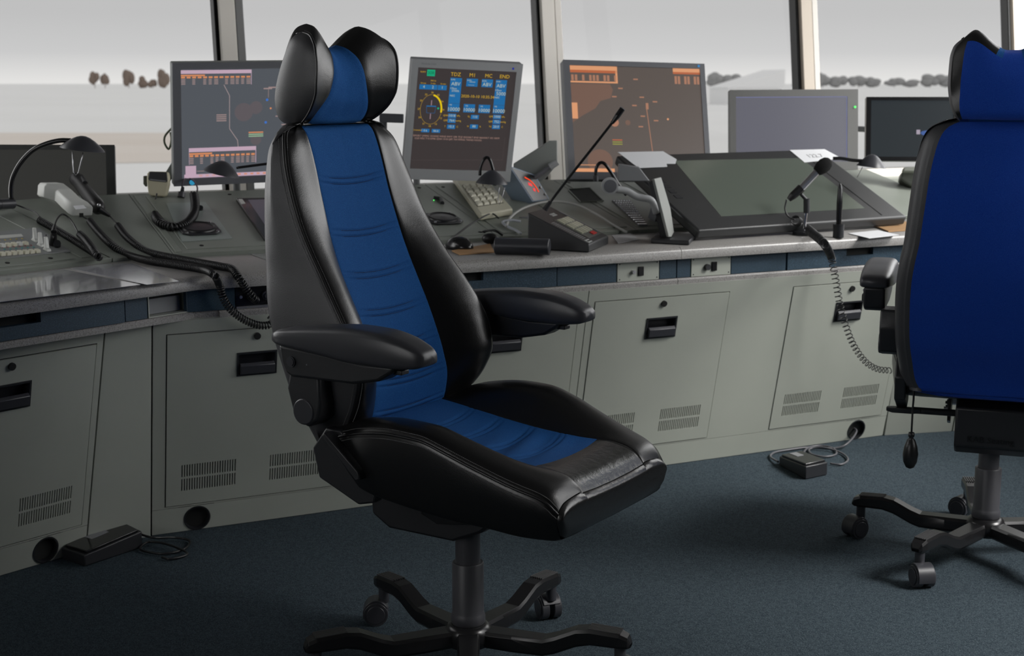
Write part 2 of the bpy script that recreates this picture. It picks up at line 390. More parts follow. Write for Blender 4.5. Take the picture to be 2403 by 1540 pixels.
def vents(mb_f, X, s0, wv):
    for w0, w1 in ((.168, .204), (.128, .163)):
        mb_f.b2((s0, -.0005, w0), (s0 + wv, .004, w1), X)
def door(parent, X, s0, wd=.48, lab=None):
    w0, w1 = .082, .589; s1 = s0 + wd
    hs = s0 + wd * .5 - .048; he = hs + .102; hw0, hw1 = .458, .518
    vb = [(s0 + .042, s0 + .195), (s0 + .288, s0 + .441)]
    holes = [(hs, he, hw0, hw1)] + [(a, b, c, d) for a, b in vb for c, d in ((.170, .206), (.128, .164))]
    d_ = MB(); holed(d_, s0 + .003, s1 - .003, w0 + .003, w1 - .003, -.002, .003, holes, X)
    dr = obj('door', d_, PAINT, parent)
    b = MB()   # grille fins standing in the openings
    for a, c in vb:
        for z0, z1 in ((.170, .206), (.128, .164)):
            n = 22; pt = (c - a) / n
            for k in range(n + 1): b.b2((a + k * pt - pt * .27, -.0018, z0), (a + k * pt + pt * .27, .004, z1), X)
    obj('vent_grille', b, PAINT, dr, kind='stuff')
    b = MB()
    for a, c in vb: b.b2((a - .004, .006, .122), (c + .004, .008, .212), X)
    obj('vent_backing', b, DARKIN, dr)
    b = MB(); holed(b, hs - .004, he + .004, hw0 - .004, hw1 + .004, -.005, -.0021, [(hs + .001, he - .001, hw0 + .001, hw1 - .001)], X)
    b.b2((hs, .022, hw0), (he, .024, hw1), X); b.b2((hs, -.002, hw0), (hs + .003, .024, hw1), X); b.b2((he - .003, -.002, hw0), (he, .024, hw1), X)
    b.b2((hs, -.002, hw0), (he, .024, hw0 + .003), X); b.b2((hs, -.002, hw1 - .003), (he, .024, hw1), X)
    obj('handle_recess', b, PLASTIC, dr)
    b = MB(); b.prism([(-.014, hw0 + .004), (-.003, hw0 + .002), (.006, hw0 + .028), (-.006, hw0 + .034), (-.015, hw0 + .028)], hs + .004, he - .004, 'x', X); obj('latch_handle', b, PLASTIC_S, dr, bevel=.0015)
    b = MB(); c = X @ Vector((s0 + wd * .5 + .001, -.008, .567)); c2 = X @ Vector((s0 + wd * .5 + .001, .004, .567)); b.cyl(c2, c, .0095, 20); obj('lock', b, SCREW, dr, smooth=True)
    return dr
def cabinet(label, fr, t0, s0, s1, doors, ports, plate_doors=True, group=None):
    X = plane_frame(fr, t0)
    t = thing('console_cabinet', label, 'cabinet', fr.w((s0 + s1) / 2, t0 + .1, 0), fr.deg, group)
    # frame around the doors, filler panels between them
    m_ = MB(); zs = .082; holes = [(a, a + wd, .082, .589) for a, wd in doors]
    holed(m_, s0 + .0015, s1 - .0015, .078, WT, 0, .012, holes, X)
    obj('front_frame', m_, PAINT, t)
    for a, wd in doors: door(t, X, a, wd)
    b = MB(); b.b2((s0 + .01, .016, .0), (s1 - .01, .30, WT - .06), X); 
    # carcass as plain box behind, kept above the floor
    b = MB(); q = [fr.w(s, tt, z) for s in (s0 + .004, s1 - .004) for tt, z in ((t0 - .22 * .08 + .03, .0), (t0 + .55, .0), (t0 + .55, .60), (t0 - .22 * .6 + .03, .60))]
    b.add([v for v in q], [(0, 1, 2, 3), (7, 6, 5, 4), (0, 4, 5, 1), (1, 5, 6, 2), (2, 6, 7, 3), (3, 7, 4, 0)]); obj('carcass', b, DARKIN, t)
    # plinth
    pl = MB(); cut = [s0 + .0015] + [q for p in ports for q in (p - .05, p + .05)] + [s1 - .0015]
    for i in range(0, len(cut), 2):
        if cut[i + 1] > cut[i]: pl.b2((cut[i], 0, .002), (cut[i + 1], .012, .0765), X)
    for p in ports: disc_hole_panel(pl, p - .05, p + .05, .002, .0765, 0, .02, p, .038, .034, X)
    obj('plinth_panel', pl, PAINT, t)
    for p in ports:
        b = MB(); M_ = X @ Matrix.Translation((p, 0, .038)) @ Matrix.Rotation(R(90), 4, 'X')
        b.lathe([(.033, -.03), (.033, .0), (.033, .002), (.037, .002), (.037, .0), (.0371, -.001)], 28, M_, cap=False); po = obj('cable_port', b, PLASTIC, t, smooth=True)
        b = MB(); b.lathe([(.001, -.022), (.0335, -.022)], 24, M_, cap=False); obj('port_hollow', b, DARKIN, po)
    return t
cabinet('grey-green console cabinet at the far left, one door, black round cable port', FA, 3.136, 1.40, 2.086, [(1.587, .48)], [1.963])
c1 = cabinet('grey-green console cabinet behind the leather chair, two vented doors', FM, 3.773, .755, 2.037, [(.79, .48), (1.53, .48)], [.879])
c2 = cabinet('grey-green console cabinet between the two chairs, two vented doors', FM, 3.773, 2.037, 3.292, [(2.060, .485), (2.787, .478)], [3.167])
# wedge filler cabinet between left and middle
def lean(fr, t0, s, z): return fr.w(s, t0 - .22 * z, z)
t = thing('corner_cabinet', 'plain narrow corner panel cabinet between the far-left door and the middle cabinet', 'cabinet', lean(FA, 3.136, 2.2, 0), 40)
b = MB(); g_ = .0025
A0, A1 = lean(FA, 3.136, 2.086 + g_, 0), lean(FA, 3.136, 2.086 + g_, .61); B0, B1 = lean(FM, 3.773, .755 - g_, 0), lean(FM, 3.773, .755 - g_, .61)
bk = Vector((-.62, .78, 0)) * .5
b.add([A0, B0, B1, A1, A0 + bk, B0 + bk, B1 + bk, A1 + bk], [(0, 1, 2, 3), (4, 7, 6, 5), (0, 4, 5, 1), (3, 2, 6, 7), (0, 3, 7, 4), (1, 5, 6, 2)]); obj('front_panel', b, PAINT, t, bevel=.001)
# right-hand neighbours (13.6 deg)
sR = FR.l(cornR_floor).x
t = thing('console_cabinet', 'plain grey-green console cabinet half hidden behind the blue-backed chair', 'cabinet', FR.w(sR + .3, TFR, 0), 13.6)
for a0, a1 in ((sR + .004, sR + .265), (sR + .27, sR + 1.3)):
    b = MB(); q = [lean(FR, TFR, a0, .0), lean(FR, TFR, a1, .0), lean(FR, TFR, a1, .61), lean(FR, TFR, a0, .61)]
    bk = FR.w(0, .4, 0) - FR.w(0, 0, 0); b.add(q + [v + bk for v in q], [(0, 1, 2, 3), (4, 7, 6, 5), (0, 4, 5, 1), (3, 2, 6, 7), (0, 3, 7, 4), (1, 5, 6, 2)])
    obj('front_panel', b, PAINT, t, bevel=.001)

# ------------------------------------------------------------------ swept desk parts
KA = isect(FA, TW_A, FM, TW_M); KR = isect(FM, TW_M, FR, TW_R)
PATH = [FA.w(.9, TW_A, 0), KA, KR, FR.w(FR.l(KR).x + 1.3, TW_R, 0)]
def sm(s, t=TW_M): return FM.w(s, t, 0)
SEAM1, SEAM2 = .930, 2.347
def miter(path):
    out = []
    for i, p in enumerate(path):
        ds = []
        if i > 0: ds.append((path[i] - path[i - 1]).normalized())
        if i < len(path) - 1: ds.append((path[i + 1] - path[i]).normalized())
        ns = [Vector((-d.y, d.x, 0)) for d in ds]; n = sum(ns, Vector()).normalized(); out.append(n / n.dot(ns[0]))
    return out
def sweep(mb, path, prof, mits=None, cap=True):
    mi = mits or miter(path); mb.rings([[tuple(p + m_ * d + Vector((0, 0, z))) for d, z in prof] for p, m_ in zip(path, mi)], cap=cap); return mb
nM = FM.w(0, 1, 0)
def piece(p0, p1, mids=()):
    """sub-path between two points with mitred middle vertices"""
    pts = [p0, *mids, p1]; full = {tuple(round(c, 4) for c in q): m_ for q, m_ in zip(PATH, miter(PATH))}
    mi = []
    base = miter(pts)
    for q, m_ in zip(pts, base): mi.append(full.get(tuple(round(c, 4) for c in q), m_))
    return pts, mi
WTP = [(.0, .690), (.0, .712), (.004, .720), (.012, .7255), (.45, .7255), (.45, .690)]
DW = [('left', PATH[0], sm(SEAM1 - .0008), (KA,), 'speckled grey worktop at the left with a clear sheet over papers'),
      ('mid', sm(SEAM1 + .0008), sm(SEAM2 - .0008), (), 'speckled grey worktop behind the leather chair'),
      ('right', sm(SEAM2 + .0008), PATH[3], (KR,), 'speckled grey worktop at the right under the pen display')]
for nm, p0, p1, mids, lab in DW:
    pts, mi = piece(p0, p1, mids)
    mb = sweep(MB(), pts, WTP, mi); obj('worktop', mb, LAMIN, smooth=True, edge=50, label=lab, cat_='worktop')
    LP = [(.018, .610), (.018, .623), (.022, .628), (.10, .628), (.10, .610)]
    off = .012 if nm == 'left' else 0
    mb = sweep(MB(), pts, [(d + off, z) for d, z in LP], mi)
    obj('ledge_strip', mb, LAMEDGE, label={'left': 'thin speckled ledge under the navy drawers at the left', 'mid': 'thin speckled ledge under the navy fascia behind the leather chair', 'right': 'thin speckled ledge under the navy fascia at the right'}[nm], cat_='ledge')
    mb = sweep(MB(), pts, [(.10, .60), (.10, .69), (.30, .69), (.30, .60)], mi)
    obj('fascia_core', mb, DARKIN, label={'left': 'near-black block standing for the shaded hollow behind the left drawer fronts', 'mid': 'near-black block standing for the shaded hollow behind the middle fascia', 'right': 'near-black block standing for the shaded hollow behind the right fascia'}[nm], cat_='shelf')  # solid near-black block gives the hollow its shade by colour
# fascia pieces
def fpiece(fr, tf, s0, s1, name, m, par, z0=.6295, z1=.6885, d=.012, holes=(), **k):
    b = MB(); hs = [(a, c, e_, f) for a, c, e_, f in holes]
    holed(b, s0 + .001, s1 - .001, z0, z1, tf, tf + d, hs, fr.M) if hs else b.b2((s0 + .001, tf, z0), (s1 - .001, tf + d, z1), fr.M)
    return obj(name, b, m, par, **k)
tfA, tfM, tfR = TW_A + .034, TW_M + .026, TW_R + .026
fs = thing('fascia_row', 'navy speckled drawer fronts and open niche under the left worktop', 'fascia', FA.w(2.0, tfA, .62), 51)
dr = fpiece(FA, tfA - .006, 1.60, 2.108, 'drawer_front', FASCIA, fs, d=.02, holes=[(1.76, 1.872, .661, .6885)])
b = MB(); b.b2((1.755, tfA + .02, .655), (1.877, tfA + .03, .69), FA.M); obj('finger_recess', b, DARKIN, dr)
fpiece(FA, tfA, 2.113, 2.180, 'fascia_panel', FASCIA, fs); fpiece(FA, tfA, 1.3, 1.595, 'fascia_panel', FASCIA, fs)
sA_end = FA.l(isect(FA, tfA, FM, tfM)).x; sM_st = FM.l(isect(FA, tfA, FM, tfM)).x
# niche (open cubby) from 2.18 to 2.335
b = MB(); n0, n1 = 2.183, 2.335
b.b2((n0, tfA, .629), (n1, tfA + .10, .632), FA.M); b.b2((n0, tfA, .685), (n1, tfA + .1, .689), FA.M); b.b2((n0, tfA, .629), (n0 + .003, tfA + .1, .689), FA.M)
b.b2((n1 - .02, tfA, .629), (n1, tfA + .1, .689), FA.M); b.b2((n0, tfA + .062, .629), (n1, tfA + .065, .689), FA.M); obj('open_niche', b, PAINT, fs)
b = MB(); b.b2((n0 + .02, tfA + .03, .633), (n1 - .03, tfA + .06, .672), FA.M); obj('niche_box', b, GREYP, fs)
fpiece(FA, tfA, 2.337, sA_end - .001, 'fascia_panel', FASCIA, fs)
fm = thing('fascia_row', 'navy fascia with black jack panel and switch plate under the middle worktop', 'fascia', FM.w(1.6, tfM, .62), 26.1)
fpiece(FM, tfM, sM_st + .001, .975, 'fascia_panel', FASCIA, fm)
jp = fpiece(FM, tfM + .006, .977, 1.30, 'jack_panel', GLOSSB, fm, z0=.635, z1=.685)
for k, s in enumerate((.99, 1.02, 1.06, 1.105, 1.15, 1.2, 1.25)):
    b = MB(); r = .004 if k == 0 else .0125
    b.cyl(FM.w(s, tfM + .006, .660), FM.w(s, tfM - .004, .660), r, 18)
    if k: b.cyl(FM.w(s, tfM - .004, .660), FM.w(s, tfM - .010, .660), r * .6, 14)
    obj('jack_socket', b, PLASTIC_S if k else STEEL, jp, smooth=True)
fpiece(FM, tfM, .977, 1.30, 'jack_rail', SLATE, fm, z0=.6285, z1=.6345, d=.03)
fpiece(FM, tfM, 1.302, 1.60, 'fascia_panel', FASCIA, fm)
dr = fpiece(FM, tfM - .003, 1.602, 1.932, 'drawer_front', FASCIA, fm, d=.016, holes=[(1.62, 1.695, .662, .6885)])
b = MB(); b.b2((1.615, tfM + .016, .655), (1.70, tfM + .022, .69), FM.M); obj('finger_recess', b, DARKIN, dr)
fpiece(FM, tfM, 1.934, 2.135, 'fascia_panel', FASCIA, fm)
def swplate(par, s0, s1, sc_, sr):
    pl = fpiece(FM, tfM - .001, s0, s1, 'switch_plate', PAINT, par)
    b = MB(); b.b2((sr - .009, tfM - .006, .644), (sr + .009, tfM, .672), FM.M); obj('rocker_switch', b, GLOSSB, pl, bevel=.001)
    b = MB(); b.cyl(FM.w(sc_, tfM, .657), FM.w(sc_, tfM - .012, .657), .006 if s0 < 2.2 else .0095, 16); obj('jack_connector', b, STEEL if s0 < 2.2 else PLASTIC, pl, smooth=True)
    for a in (s0 + .008, s1 - .008):
        for z in (.636, .682):
            b = MB(); b.cyl(FM.w(a, tfM, z), FM.w(a, tfM - .002, z), .002, 8); obj('screw', b, SCREW, pl)
swplate(fm, 2.137, 2.284, 2.190, 2.218); fpiece(FM, tfM, 2.286, 2.346, 'fascia_panel', FASCIA, fm)
f3 = thing('fascia_row', 'navy fascia with switch plate and long drawer under the right worktop', 'fascia', FM.w(2.8, tfM, .62), 26.1)
fpiece(FM, tfM, 2.348, 2.397, 'fascia_panel', FASCIA, f3); swplate(f3, 2.399, 2.545, 2.455, 2.482)
fpiece(FM, tfM, 2.547, 2.757, 'fascia_panel', FASCIA, f3)
sRs = FM.l(KR).x
dr = fpiece(FM, tfM - .003, 2.760, 3.262, 'drawer_front', FASCIA, f3, d=.016, holes=[(2.995, 3.105, .662, .6885)])
b = MB(); b.b2((2.99, tfM + .016, .655), (3.11, tfM + .022, .69), FM.M); obj('finger_recess', b, DARKIN, dr)
fpiece(FR, tfR, FR.l(KR).x + .004, FR.l(KR).x + 1.2, 'fascia_panel', FASCIA, f3)
# clear sheets over papers on the left worktop
b = MB(); q = [onz(-260, 905, .7265), onz(-60, 690, .7265), onz(145, 632, .7265), onz(338, 667, .7265), onz(0, 716, .7265)]
q = [FA.w(1.3, TW_A + .018, .7272), FA.w(2.20, TW_A + .018, .7272), onz(333, 664, .7272), onz(150, 632, .7272), FA.w(1.3, TW_A + .33, .7272)]
q = [q[0], onz(330, 668, .7272), onz(150, 632, .7272), FA.w(1.3, TW_A + .36, .7272)]
b.add([*q, *[v - Vector((0, 0, .001)) for v in q]], [(0, 1, 2, 3), (7, 6, 5, 4), (0, 4, 5, 1), (1, 5, 6, 2), (2, 6, 7, 3), (3, 7, 4, 0)])
GL1 = mat('glossy_desk_cover', (.27, .27, .29), .06, blotch=(9, (.36, .36, .38), 1), coat=.6)
obj('desk_sheet', b, GL1, label='glossy clear sheet over papers on the left worktop', cat_='desk mat')
b = MB(); q = [onz(345, 668, .7268), onz(420, 660, .7268), onz(310, 618, .7268), onz(240, 620, .7268), onz(165, 630, .7268)]
b.add([*q, *[v - Vector((0, 0, .0006)) for v in q]], [(0, 1, 2, 3, 4), (9, 8, 7, 6, 5)] + [(i, 5 + i, 5 + (i + 1) % 5, (i + 1) % 5) for i in range(5)])
obj('desk_sheet', b, mat('glossy_film', (.42, .42, .46), .08, coat=.5), label='bright clear film lying on the worktop corner beside the coiled cords', cat_='desk mat')
b = MB(); q = [onz(580, 594, .7265), onz(760, 600, .7265), onz(760, 632, .7265), onz(640, 616, .7265)]
b.add(q, [(0, 1, 2, 3)]); obj('desk_sheet', b, mat('glossy_film2', (.30, .30, .31), .15), label='thin clear sheet on the middle worktop left of the leather chair back', cat_='desk mat')

# ------------------------------------------------------------------ sloped instrument decks
def deck(label, X, s0, s1, L_, par_holes, insets, screws, sink=.12):
    t = thing('instrument_deck', label, 'console panel', X @ Vector(((s0 + s1) / 2, 0, 0)), 26.1 if X is XM else 51)
    b = MB(); b.b2((s0 + .001, .006, -.02), (s1 - .001, L_, 0), X)
    b.add([X @ Vector(p) for p in ((s0 + .001, L_, -.02), (s1 - .001, L_, -.02), (s1 - .001, L_, 0), (s0 + .001, L_, 0))], [(0, 1, 2, 3)])
    obj('deck_plate', b, PAINT_D, t, bevel=.002)
    b = MB(); b.b2((s0 + .001, 0, -.012), (s1 - .001, .005, .003), X); obj('front_lip', b, PAINT_D, t, bevel=.001)
    for i, (a, c, d, e_) in enumerate(insets):
        p = MB(); p.b2((a, d, -.001), (c, e_, .0022), X); obj('inset_panel', p, PAINT_D, t, bevel=.0012)
    for a, c in screws:
        p = MB(); p.lathe([(.0065, 0), (.0065, .0032), (.004, .004)], 14, X @ Matrix.Translation((a, c, 0))); obj('screw', p, SCREW, t, smooth=True)
    b = MB(); lo = X @ Vector((s0, L_, -.02)); hi = X @ Vector((s1, L_, -.02)); dn = Vector((0, 0, -1))
    yy = (X.to_3x3() @ Vector((0, 1, 0))); yy.z = 0; yy.normalize()
    q = [lo, hi, Vector((hi.x, hi.y, 0)) , Vector((lo.x, lo.y, 0))]; q2 = [v - yy * .03 for v in q]
    b.add(q + q2, [(0, 1, 2, 3), (7, 6, 5, 4), (0, 4, 5, 1), (1, 5, 6, 2), (2, 6, 7, 3), (3, 7, 4, 0)]); obj('rear_panel', b, PAINT_D, t)
    return t
deck('sloping grey deck at the far left carrying the button panel', XA, 1.2, 2.353, LA, [], [(1.50, 2.255, .03, LA - .06), (2.275, 2.335, .03, LA - .03)],
     [lsl(88, 467 + 0, XA)[:2] if 0 else (2.31, .50), (2.19, .05), (2.06, .05)] )
d1 = deck('sloping grey deck panel carrying the round black speaker and hand microphone', XM, .905, 1.42, LM, [], [(.915, .935, .02, LM - .02), (.952, 1.262, .04, LM - .03)],
     [(1.0, .065), (1.225, .065), (1.0, LM - .05), (1.22, LM - .05), (1.395, LM - .04)])
deck('sloping grey deck panel behind the leather chair back', XM, 1.42, 1.93, LM, [], [(1.45, 1.90, .04, LM - .03)], [(1.89, .06), (1.89, LM - .05)])
deck('sloping grey deck panel carrying the beige keypad and square speaker', XM, 1.93, 2.44, LM, [], [(1.96, 2.20, .04, LM - .03), (2.23, 2.42, .04, LM - .03)],
     [(1.98, LM - .05), (2.18, LM - .05), (2.25, LM - .05)])
deck('sloping grey deck panel under the pen display', XM, 2.44, 2.96, LM, [], [(2.46, 2.66, .04, LM - .03), (2.70, 2.94, .04, LM - .03)], [(2.48, LM - .05), (2.64, LM - .05)])
deck('sloping grey deck panel beside the pen display near the blue-backed chair', XM, 2.96, 3.9, LM, [], [(3.0, 3.4, .04, LM - .03)], [(3.03, LM - .05)])
# corner deck
t = thing('instrument_deck', 'sloping wedge-shaped corner deck carrying the two handsets', 'console panel', onz(300, 560, .735), 0)
kb = isect(FA, SLA[0].y, FM, SLM[0].y); kt = isect(FA, SLA[1].y, FM, SLM[1].y)
a0, a1 = XA @ Vector((2.355, 0, 0)), XA @ Vector((2.355, LA, 0)); m0, m1 = XM @ Vector((.903, 0, 0)), XM @ Vector((.903, LM, 0))
kb = Vector((kb.x, kb.y, .735)); kt = Vector((kt.x, kt.y, .865))
b = MB(); top = [a0, kb, m0, m1, kt, a1]; bot = [v - Vector((0, 0, .02)) for v in top]
b.add(top + bot, [(0, 1, 4, 5), (1, 2, 3, 4)] + [(i, 6 + i, 6 + (i + 1) % 6, (i + 1) % 6) for i in range(6)]); obj('deck_plate', b, PAINT_D, t)
b = MB(); q = [a1, kt, m1]; yy = .03
b.add([*[v for v in q], *[Vector((v.x, v.y, 0)) for v in q]], [(0, 1, 4, 3), (1, 2, 5, 4)]); obj('rear_panel', b, PAINT_D, t)
WN = ((kb - a0).cross(kt - kb)).normalized(); WN = WN if WN.z > 0 else -WN
def onwedge(px, py, h=0): return onpl(px, py, kb + WN * h, WN)

# ------------------------------------------------------------------ the swivel armchair
def make_chair(label):
    t = thing('swivel_chair', label, 'chair')
    K = dict(world=False)
    # --- backrest sections  (f forward, l sideways, z up)
    W_ = [(.47, .165), (.5, .175), (.55, .205), (.6, .222), (.65, .23), (.7, .23), (.75, .228), (.8, .222), (.85, .213), (.9, .208), (.95, .203), (1.0, .198), (1.05, .190), (1.1, .176), (1.12, .160), (1.132, .135)]
    FC = [(.47, -.205), (.5, -.185), (.55, -.138), (.6, -.104), (.65, -.088), (.7, -.098), (.75, -.124), (.8, -.158), (.85, -.195), (.9, -.229), (.95, -.257), (1.0, -.278), (1.05, -.297), (1.1, -.313), (1.12, -.325), (1.132, -.335)]
    FB = [(.47, -.20), (.52, -.162), (.56, -.145), (.6, -.139), (.65, -.149), (.7, -.166), (.75, -.186), (.8, -.209), (.85, -.232), (.9, -.252), (.95, -.268), (1.0, -.283), (1.05, -.296), (1.1, -.312), (1.12, -.322), (1.132, -.335)]
    FRr = [(.47, -.215), (.5, -.228), (.55, -.255), (.6, -.283), (.65, -.303), (.7, -.322), (.78, -.345), (.85, -.357), (.9, -.363), (1.0, -.369), (1.08, -.370), (1.11, -.364), (1.132, -.350)]
    WI = [(.47, .128), (.6, .124), (.75, .120), (.9, .115), (1.0, .110), (1.132, .108)]
    ribs = [(1.025, 0), (.918, 0), (.833, 0), (.758, 0), (.688, 0), (.618, 0), (.553, 0)]
    zs = [.47 + (1.132 - .47) * i / 110 for i in range(111)]
    WR_ = [(.47, .200), (.5, .214), (.55, .222), (.6, .228), (.65, .23), (.7, .23)]
    def half(z):
        w_, fc, fb, fr_, wi = itp(W_, z), itp(FC, z), itp(FB, z), itp(FRr, z), itp(WI, z)
        wi = min(wi, w_ - .03); mid = (fc * .45 + fr_ * .55)
        cr_ = [(0, fb - .006), (wi * .5, fb - .004), (wi - .004, fb + .001), (wi, fb - .0015), (wi + .004, fb + .004), (wi + (w_ - wi) * .3, fb + (fc - fb) * .55 + .004), (wi + (w_ - wi) * .62, fb + (fc - fb) * .9 + .006),
               (w_ - .014, fc + .004), (w_ - .003, fc - .001), (w_, fc - .008), (w_ + .004, fc - .02), (w_ + .007, mid), (w_ + .004, fr_ + .03), (w_ - .004, fr_ + .011), (w_ - .02, fr_ + .001), (w_ - .032, fr_ - .001), (w_ * .4, fr_ - .006), (0, fr_ - .008)]
        if z < .7:
            wr = itp(WR_, z); k = {11: .6, 12: 1, 13: 1, 14: 1, 15: 1, 16: 1}
            cr_ = [(p_[0] + (wr - w_) * k.get(i_, 0) * (1 if i_ < 16 else .4), p_[1]) for i_, p_ in enumerate(cr_)]
        return cr_
    def ring(z, k0, k1, both=True):
        h = half(z); return h[k0:k1 + 1]
    TL = .0
    def strip(k0, k1, side, sub=3):
        rs = []
        for z in zs:
            h = half(z); pts = [Vector((p[1], p[0] * side, z)) for p in h]
            P = [2 * pts[0] - pts[1]] if False else []
            seg = []
            for k in range(k0, k1):
                p0 = pts[max(k - 1, 0)]; p3 = pts[min(k + 2, len(pts) - 1)]
                for j in range(sub): seg.append(cat(p0, pts[k], pts[k + 1], p3, j / sub))
            seg.append(pts[k1]); rs.append(seg)
        return rs
    def groove(z):
        g_ = 0
        for rz, _ in ribs: g_ += math.exp(-((z - rz - .006) / .0022) ** 2) + math.exp(-((z - rz + .006) / .0022) ** 2) - .3 * math.exp(-((z - rz) / .004) ** 2)
        return g_
    # insert (fabric): both halves in one strip
    zq, zs = zs, [.47 + (1.132 - .47) * i / 420 for i in range(421)]
    L1 = strip(0, 3, 1, 5); L2 = strip(0, 3, -1, 5); rs = []
    for i, z in enumerate(zs):
        row = list(reversed(L2[i][1:])) + L1[i]; wi = max(abs(row[0].y), 1e-3)
        rs.append([Vector((p.x - .0034 * groove(z + .010 * (1 - (p.y / wi) ** 2)) * (1 - (p.y / wi) ** 8), p.y, p.z)) for p in row])
    zs = zq
    rs2 = rs
    mb = MB(); mb.rings(rs2, closed=False, cap=False); obj('backrest_insert', mb, FABRIC, t, smooth='all', **K)
    for sd in (1, -1):
        mb = MB(); mb.rings(strip(3, 9, sd), closed=False, cap=False); obj('backrest_bolster', mb, LEATHER, t, smooth='all', **K)
        mb = MB(); mb.rings(strip(9, 15, sd), closed=False, cap=False); obj('backrest_side', mb, LEATHER_SIDE, t, smooth='all', **K)
        P = [Vector((half(z)[9][1] + .001, half(z)[9][0] * sd, z)) for z in zs[2:]]
        mb = MB(); mb.tube(P, .0032, 8); pp = obj('backrest_piping', mb, PIPING, t, smooth='all', **K)
        mb = MB()
        for q, kk in enumerate((8, 10)):
            for i in range(3, len(zs) - 1):
                for s_ in (0, .5):
                    h0, h1 = half(zs[i]), half(zs[i + 1]); a = Vector((h0[kk][1] + (.001 if q == 0 else 0), (h0[kk][0] + (.0 if q == 0 else .0015)) * sd, zs[i])); c = Vector((h1[kk][1] + (.001 if q == 0 else 0), (h1[kk][0] + (0 if q == 0 else .0015)) * sd, zs[i + 1]))
                    if q == 1: a = a.lerp(Vector((h0[9][1], h0[9][0] * sd, zs[i])), .35); c = c.lerp(Vector((h1[9][1], h1[9][0] * sd, zs[i + 1])), .35)
                    a2 = a.lerp(c, s_); c2 = a.lerp(c, s_ + .33); mb.tube([a2, c2], .0007, 4)
        obj('stitching', mb, THREAD, pp, kind='stuff', **K)
    a1_, a2_ = strip(15, 17, 1, 5), strip(15, 17, -1, 5)
    mb = MB(); mb.rings([r1[:-1] + list(reversed(r2)) for r1, r2 in zip(a1_, a2_)], closed=False, cap=False); obj('back_cover', mb, COVER, t, smooth='all', **K)
    # top and bottom closing of the backrest
    for zz, up in ((zs[-1], 1), (zs[0], -1)):
        h = half(zz); ringp = [Vector((p[1], p[0], zz)) for p in h] + [Vector((p[1], -p[0], zz)) for p in reversed(h[1:-1])]
        c = sum(ringp, Vector()) / len(ringp); rr = [[c.lerp(p, k_) + Vector((0, 0, up * .012 * (1 - k_ ** 4))) for p in ringp] for k_ in (1, .93, .75, .4, .02)]
        mb = MB(); mb.rings(rr); obj('backrest_top' if up > 0 else 'backrest_bottom', mb, LEATHER if up > 0 else COVER, t, smooth='all', **K)
    # --- headrest: closed loft across l
    HF1 = [(0, -.352), (.03, -.336), (.12, -.306), (.25, -.284), (.4, -.272), (.65, -.268), (.82, -.273), (.93, -.284), (.98, -.296), (1, -.312)]
    HR1 = [(0, -.352), (.03, -.378), (.1, -.388), (.25, -.387), (.5, -.374), (.75, -.355), (.92, -.338), (.98, -.328), (1, -.312)]
    HF0 = [(0, -.348), (.03, -.330), (.12, -.320), (.35, -.299), (.55, -.295), (.75, -.302), (.9, -.318), (.97, -.334), (1, -.352)]
    HR0 = [(0, -.352), (.04, -.385), (.15, -.396), (.5, -.398), (.8, -.390), (.95, -.376), (1, -.352)]
    HW_ = [(0, .102), (.1, .114), (.25, .124), (.5, .130), (.75, .129), (.9, .122), (1, .106)]
    WF_ = [(0, .086), (.1, .083), (.35, .061), (.5, .053), (.75, .043), (.9, .034), (1, .028)]
    def wf(v): return itp(WF_, v)
    NC, NW, NV = 10, 18, 34
    cols = [('w', -1, 1 - i / NW) for i in range(NW)] + [('c', 0, -1 + i / NC) for i in range(2 * NC)] + [('w', 1, i / NW) for i in range(NW + 1)]
    def head_ring(col):
        out = []
        vs_ = [(1 - math.cos(math.pi * k / NV)) / 2 for k in range(NV + 1)]
        for side, seq in ((0, vs_), (1, vs_[-2:0:-1])):
            for v in seq:
                q = wf(v)
                if side == 0 and v > .985: q = wf(v)
                if col[0] == 'c': l = col[2] * q
                else: l = col[1] * (q + (itp(HW_, v) - q) * math.sin(col[2] * math.pi / 2) ** 1.0)
                a = min(abs(l) / .128, 1); ar = abs(l) / itp(HW_, v); e_t = min(1, max(0, (a - .08) / .62)); top = 1.290 + .048 * e_t * e_t * (3 - 2 * e_t) - .020 * max(0, (ar - .72) / .28) ** 2; bot = 1.130
                b_ = a ** 1.7 if side == 0 else a ** 2.2
                f = (itp(HF1, v) * b_ + itp(HF0, v) * (1 - b_)) if side == 0 else (itp(HR1, v) * b_ + itp(HR0, v) * (1 - b_))
                if side == 0 and abs(abs(l) - q) < .0022: f -= .0022
                out.append(Vector((f, l, bot + (top - bot) * v)))
        return out
    rings_ = [head_ring(c_) for c_ in cols]; n4 = len(rings_[0]); ls = [r_[NV // 2].y for r_ in rings_]
    # split columns into fabric centre, leather wings, rear cover
    def quads(test):
        mb = MB(); idx = {}
        for i in range(len(cols) - 1):
            for j in range(n4):
                u = j; lm = (ls[i] + ls[i + 1]) / 2
                if test(i, lm, u):
                    f = []
                    for (a, b_) in ((i, j), (i, (j + 1) % n4), (i + 1, (j + 1) % n4), (i + 1, j)):
                        if (a, b_) not in idx: idx[(a, b_)] = len(mb.v); mb.v.append(rings_[a][b_].copy())
                        f.append(idx[(a, b_)])
                    mb.f.append(tuple(f)); mb.m.append(0)
        return mb
    rear = lambda i, lm, u: NV + 8 <= u < 2 * NV - 4 and abs(lm) < .105 or (NV + 1 <= u < NV + 8 and abs(lm) < .03)
    ctr = lambda i, lm, u: not rear(i, lm, u) and NW <= i < NW + 2 * NC
    obj('headrest_insert', quads(ctr), FABRIC, t, smooth='all', **K)
    obj('headrest_cover', quads(rear), COVER, t, smooth='all', **K)
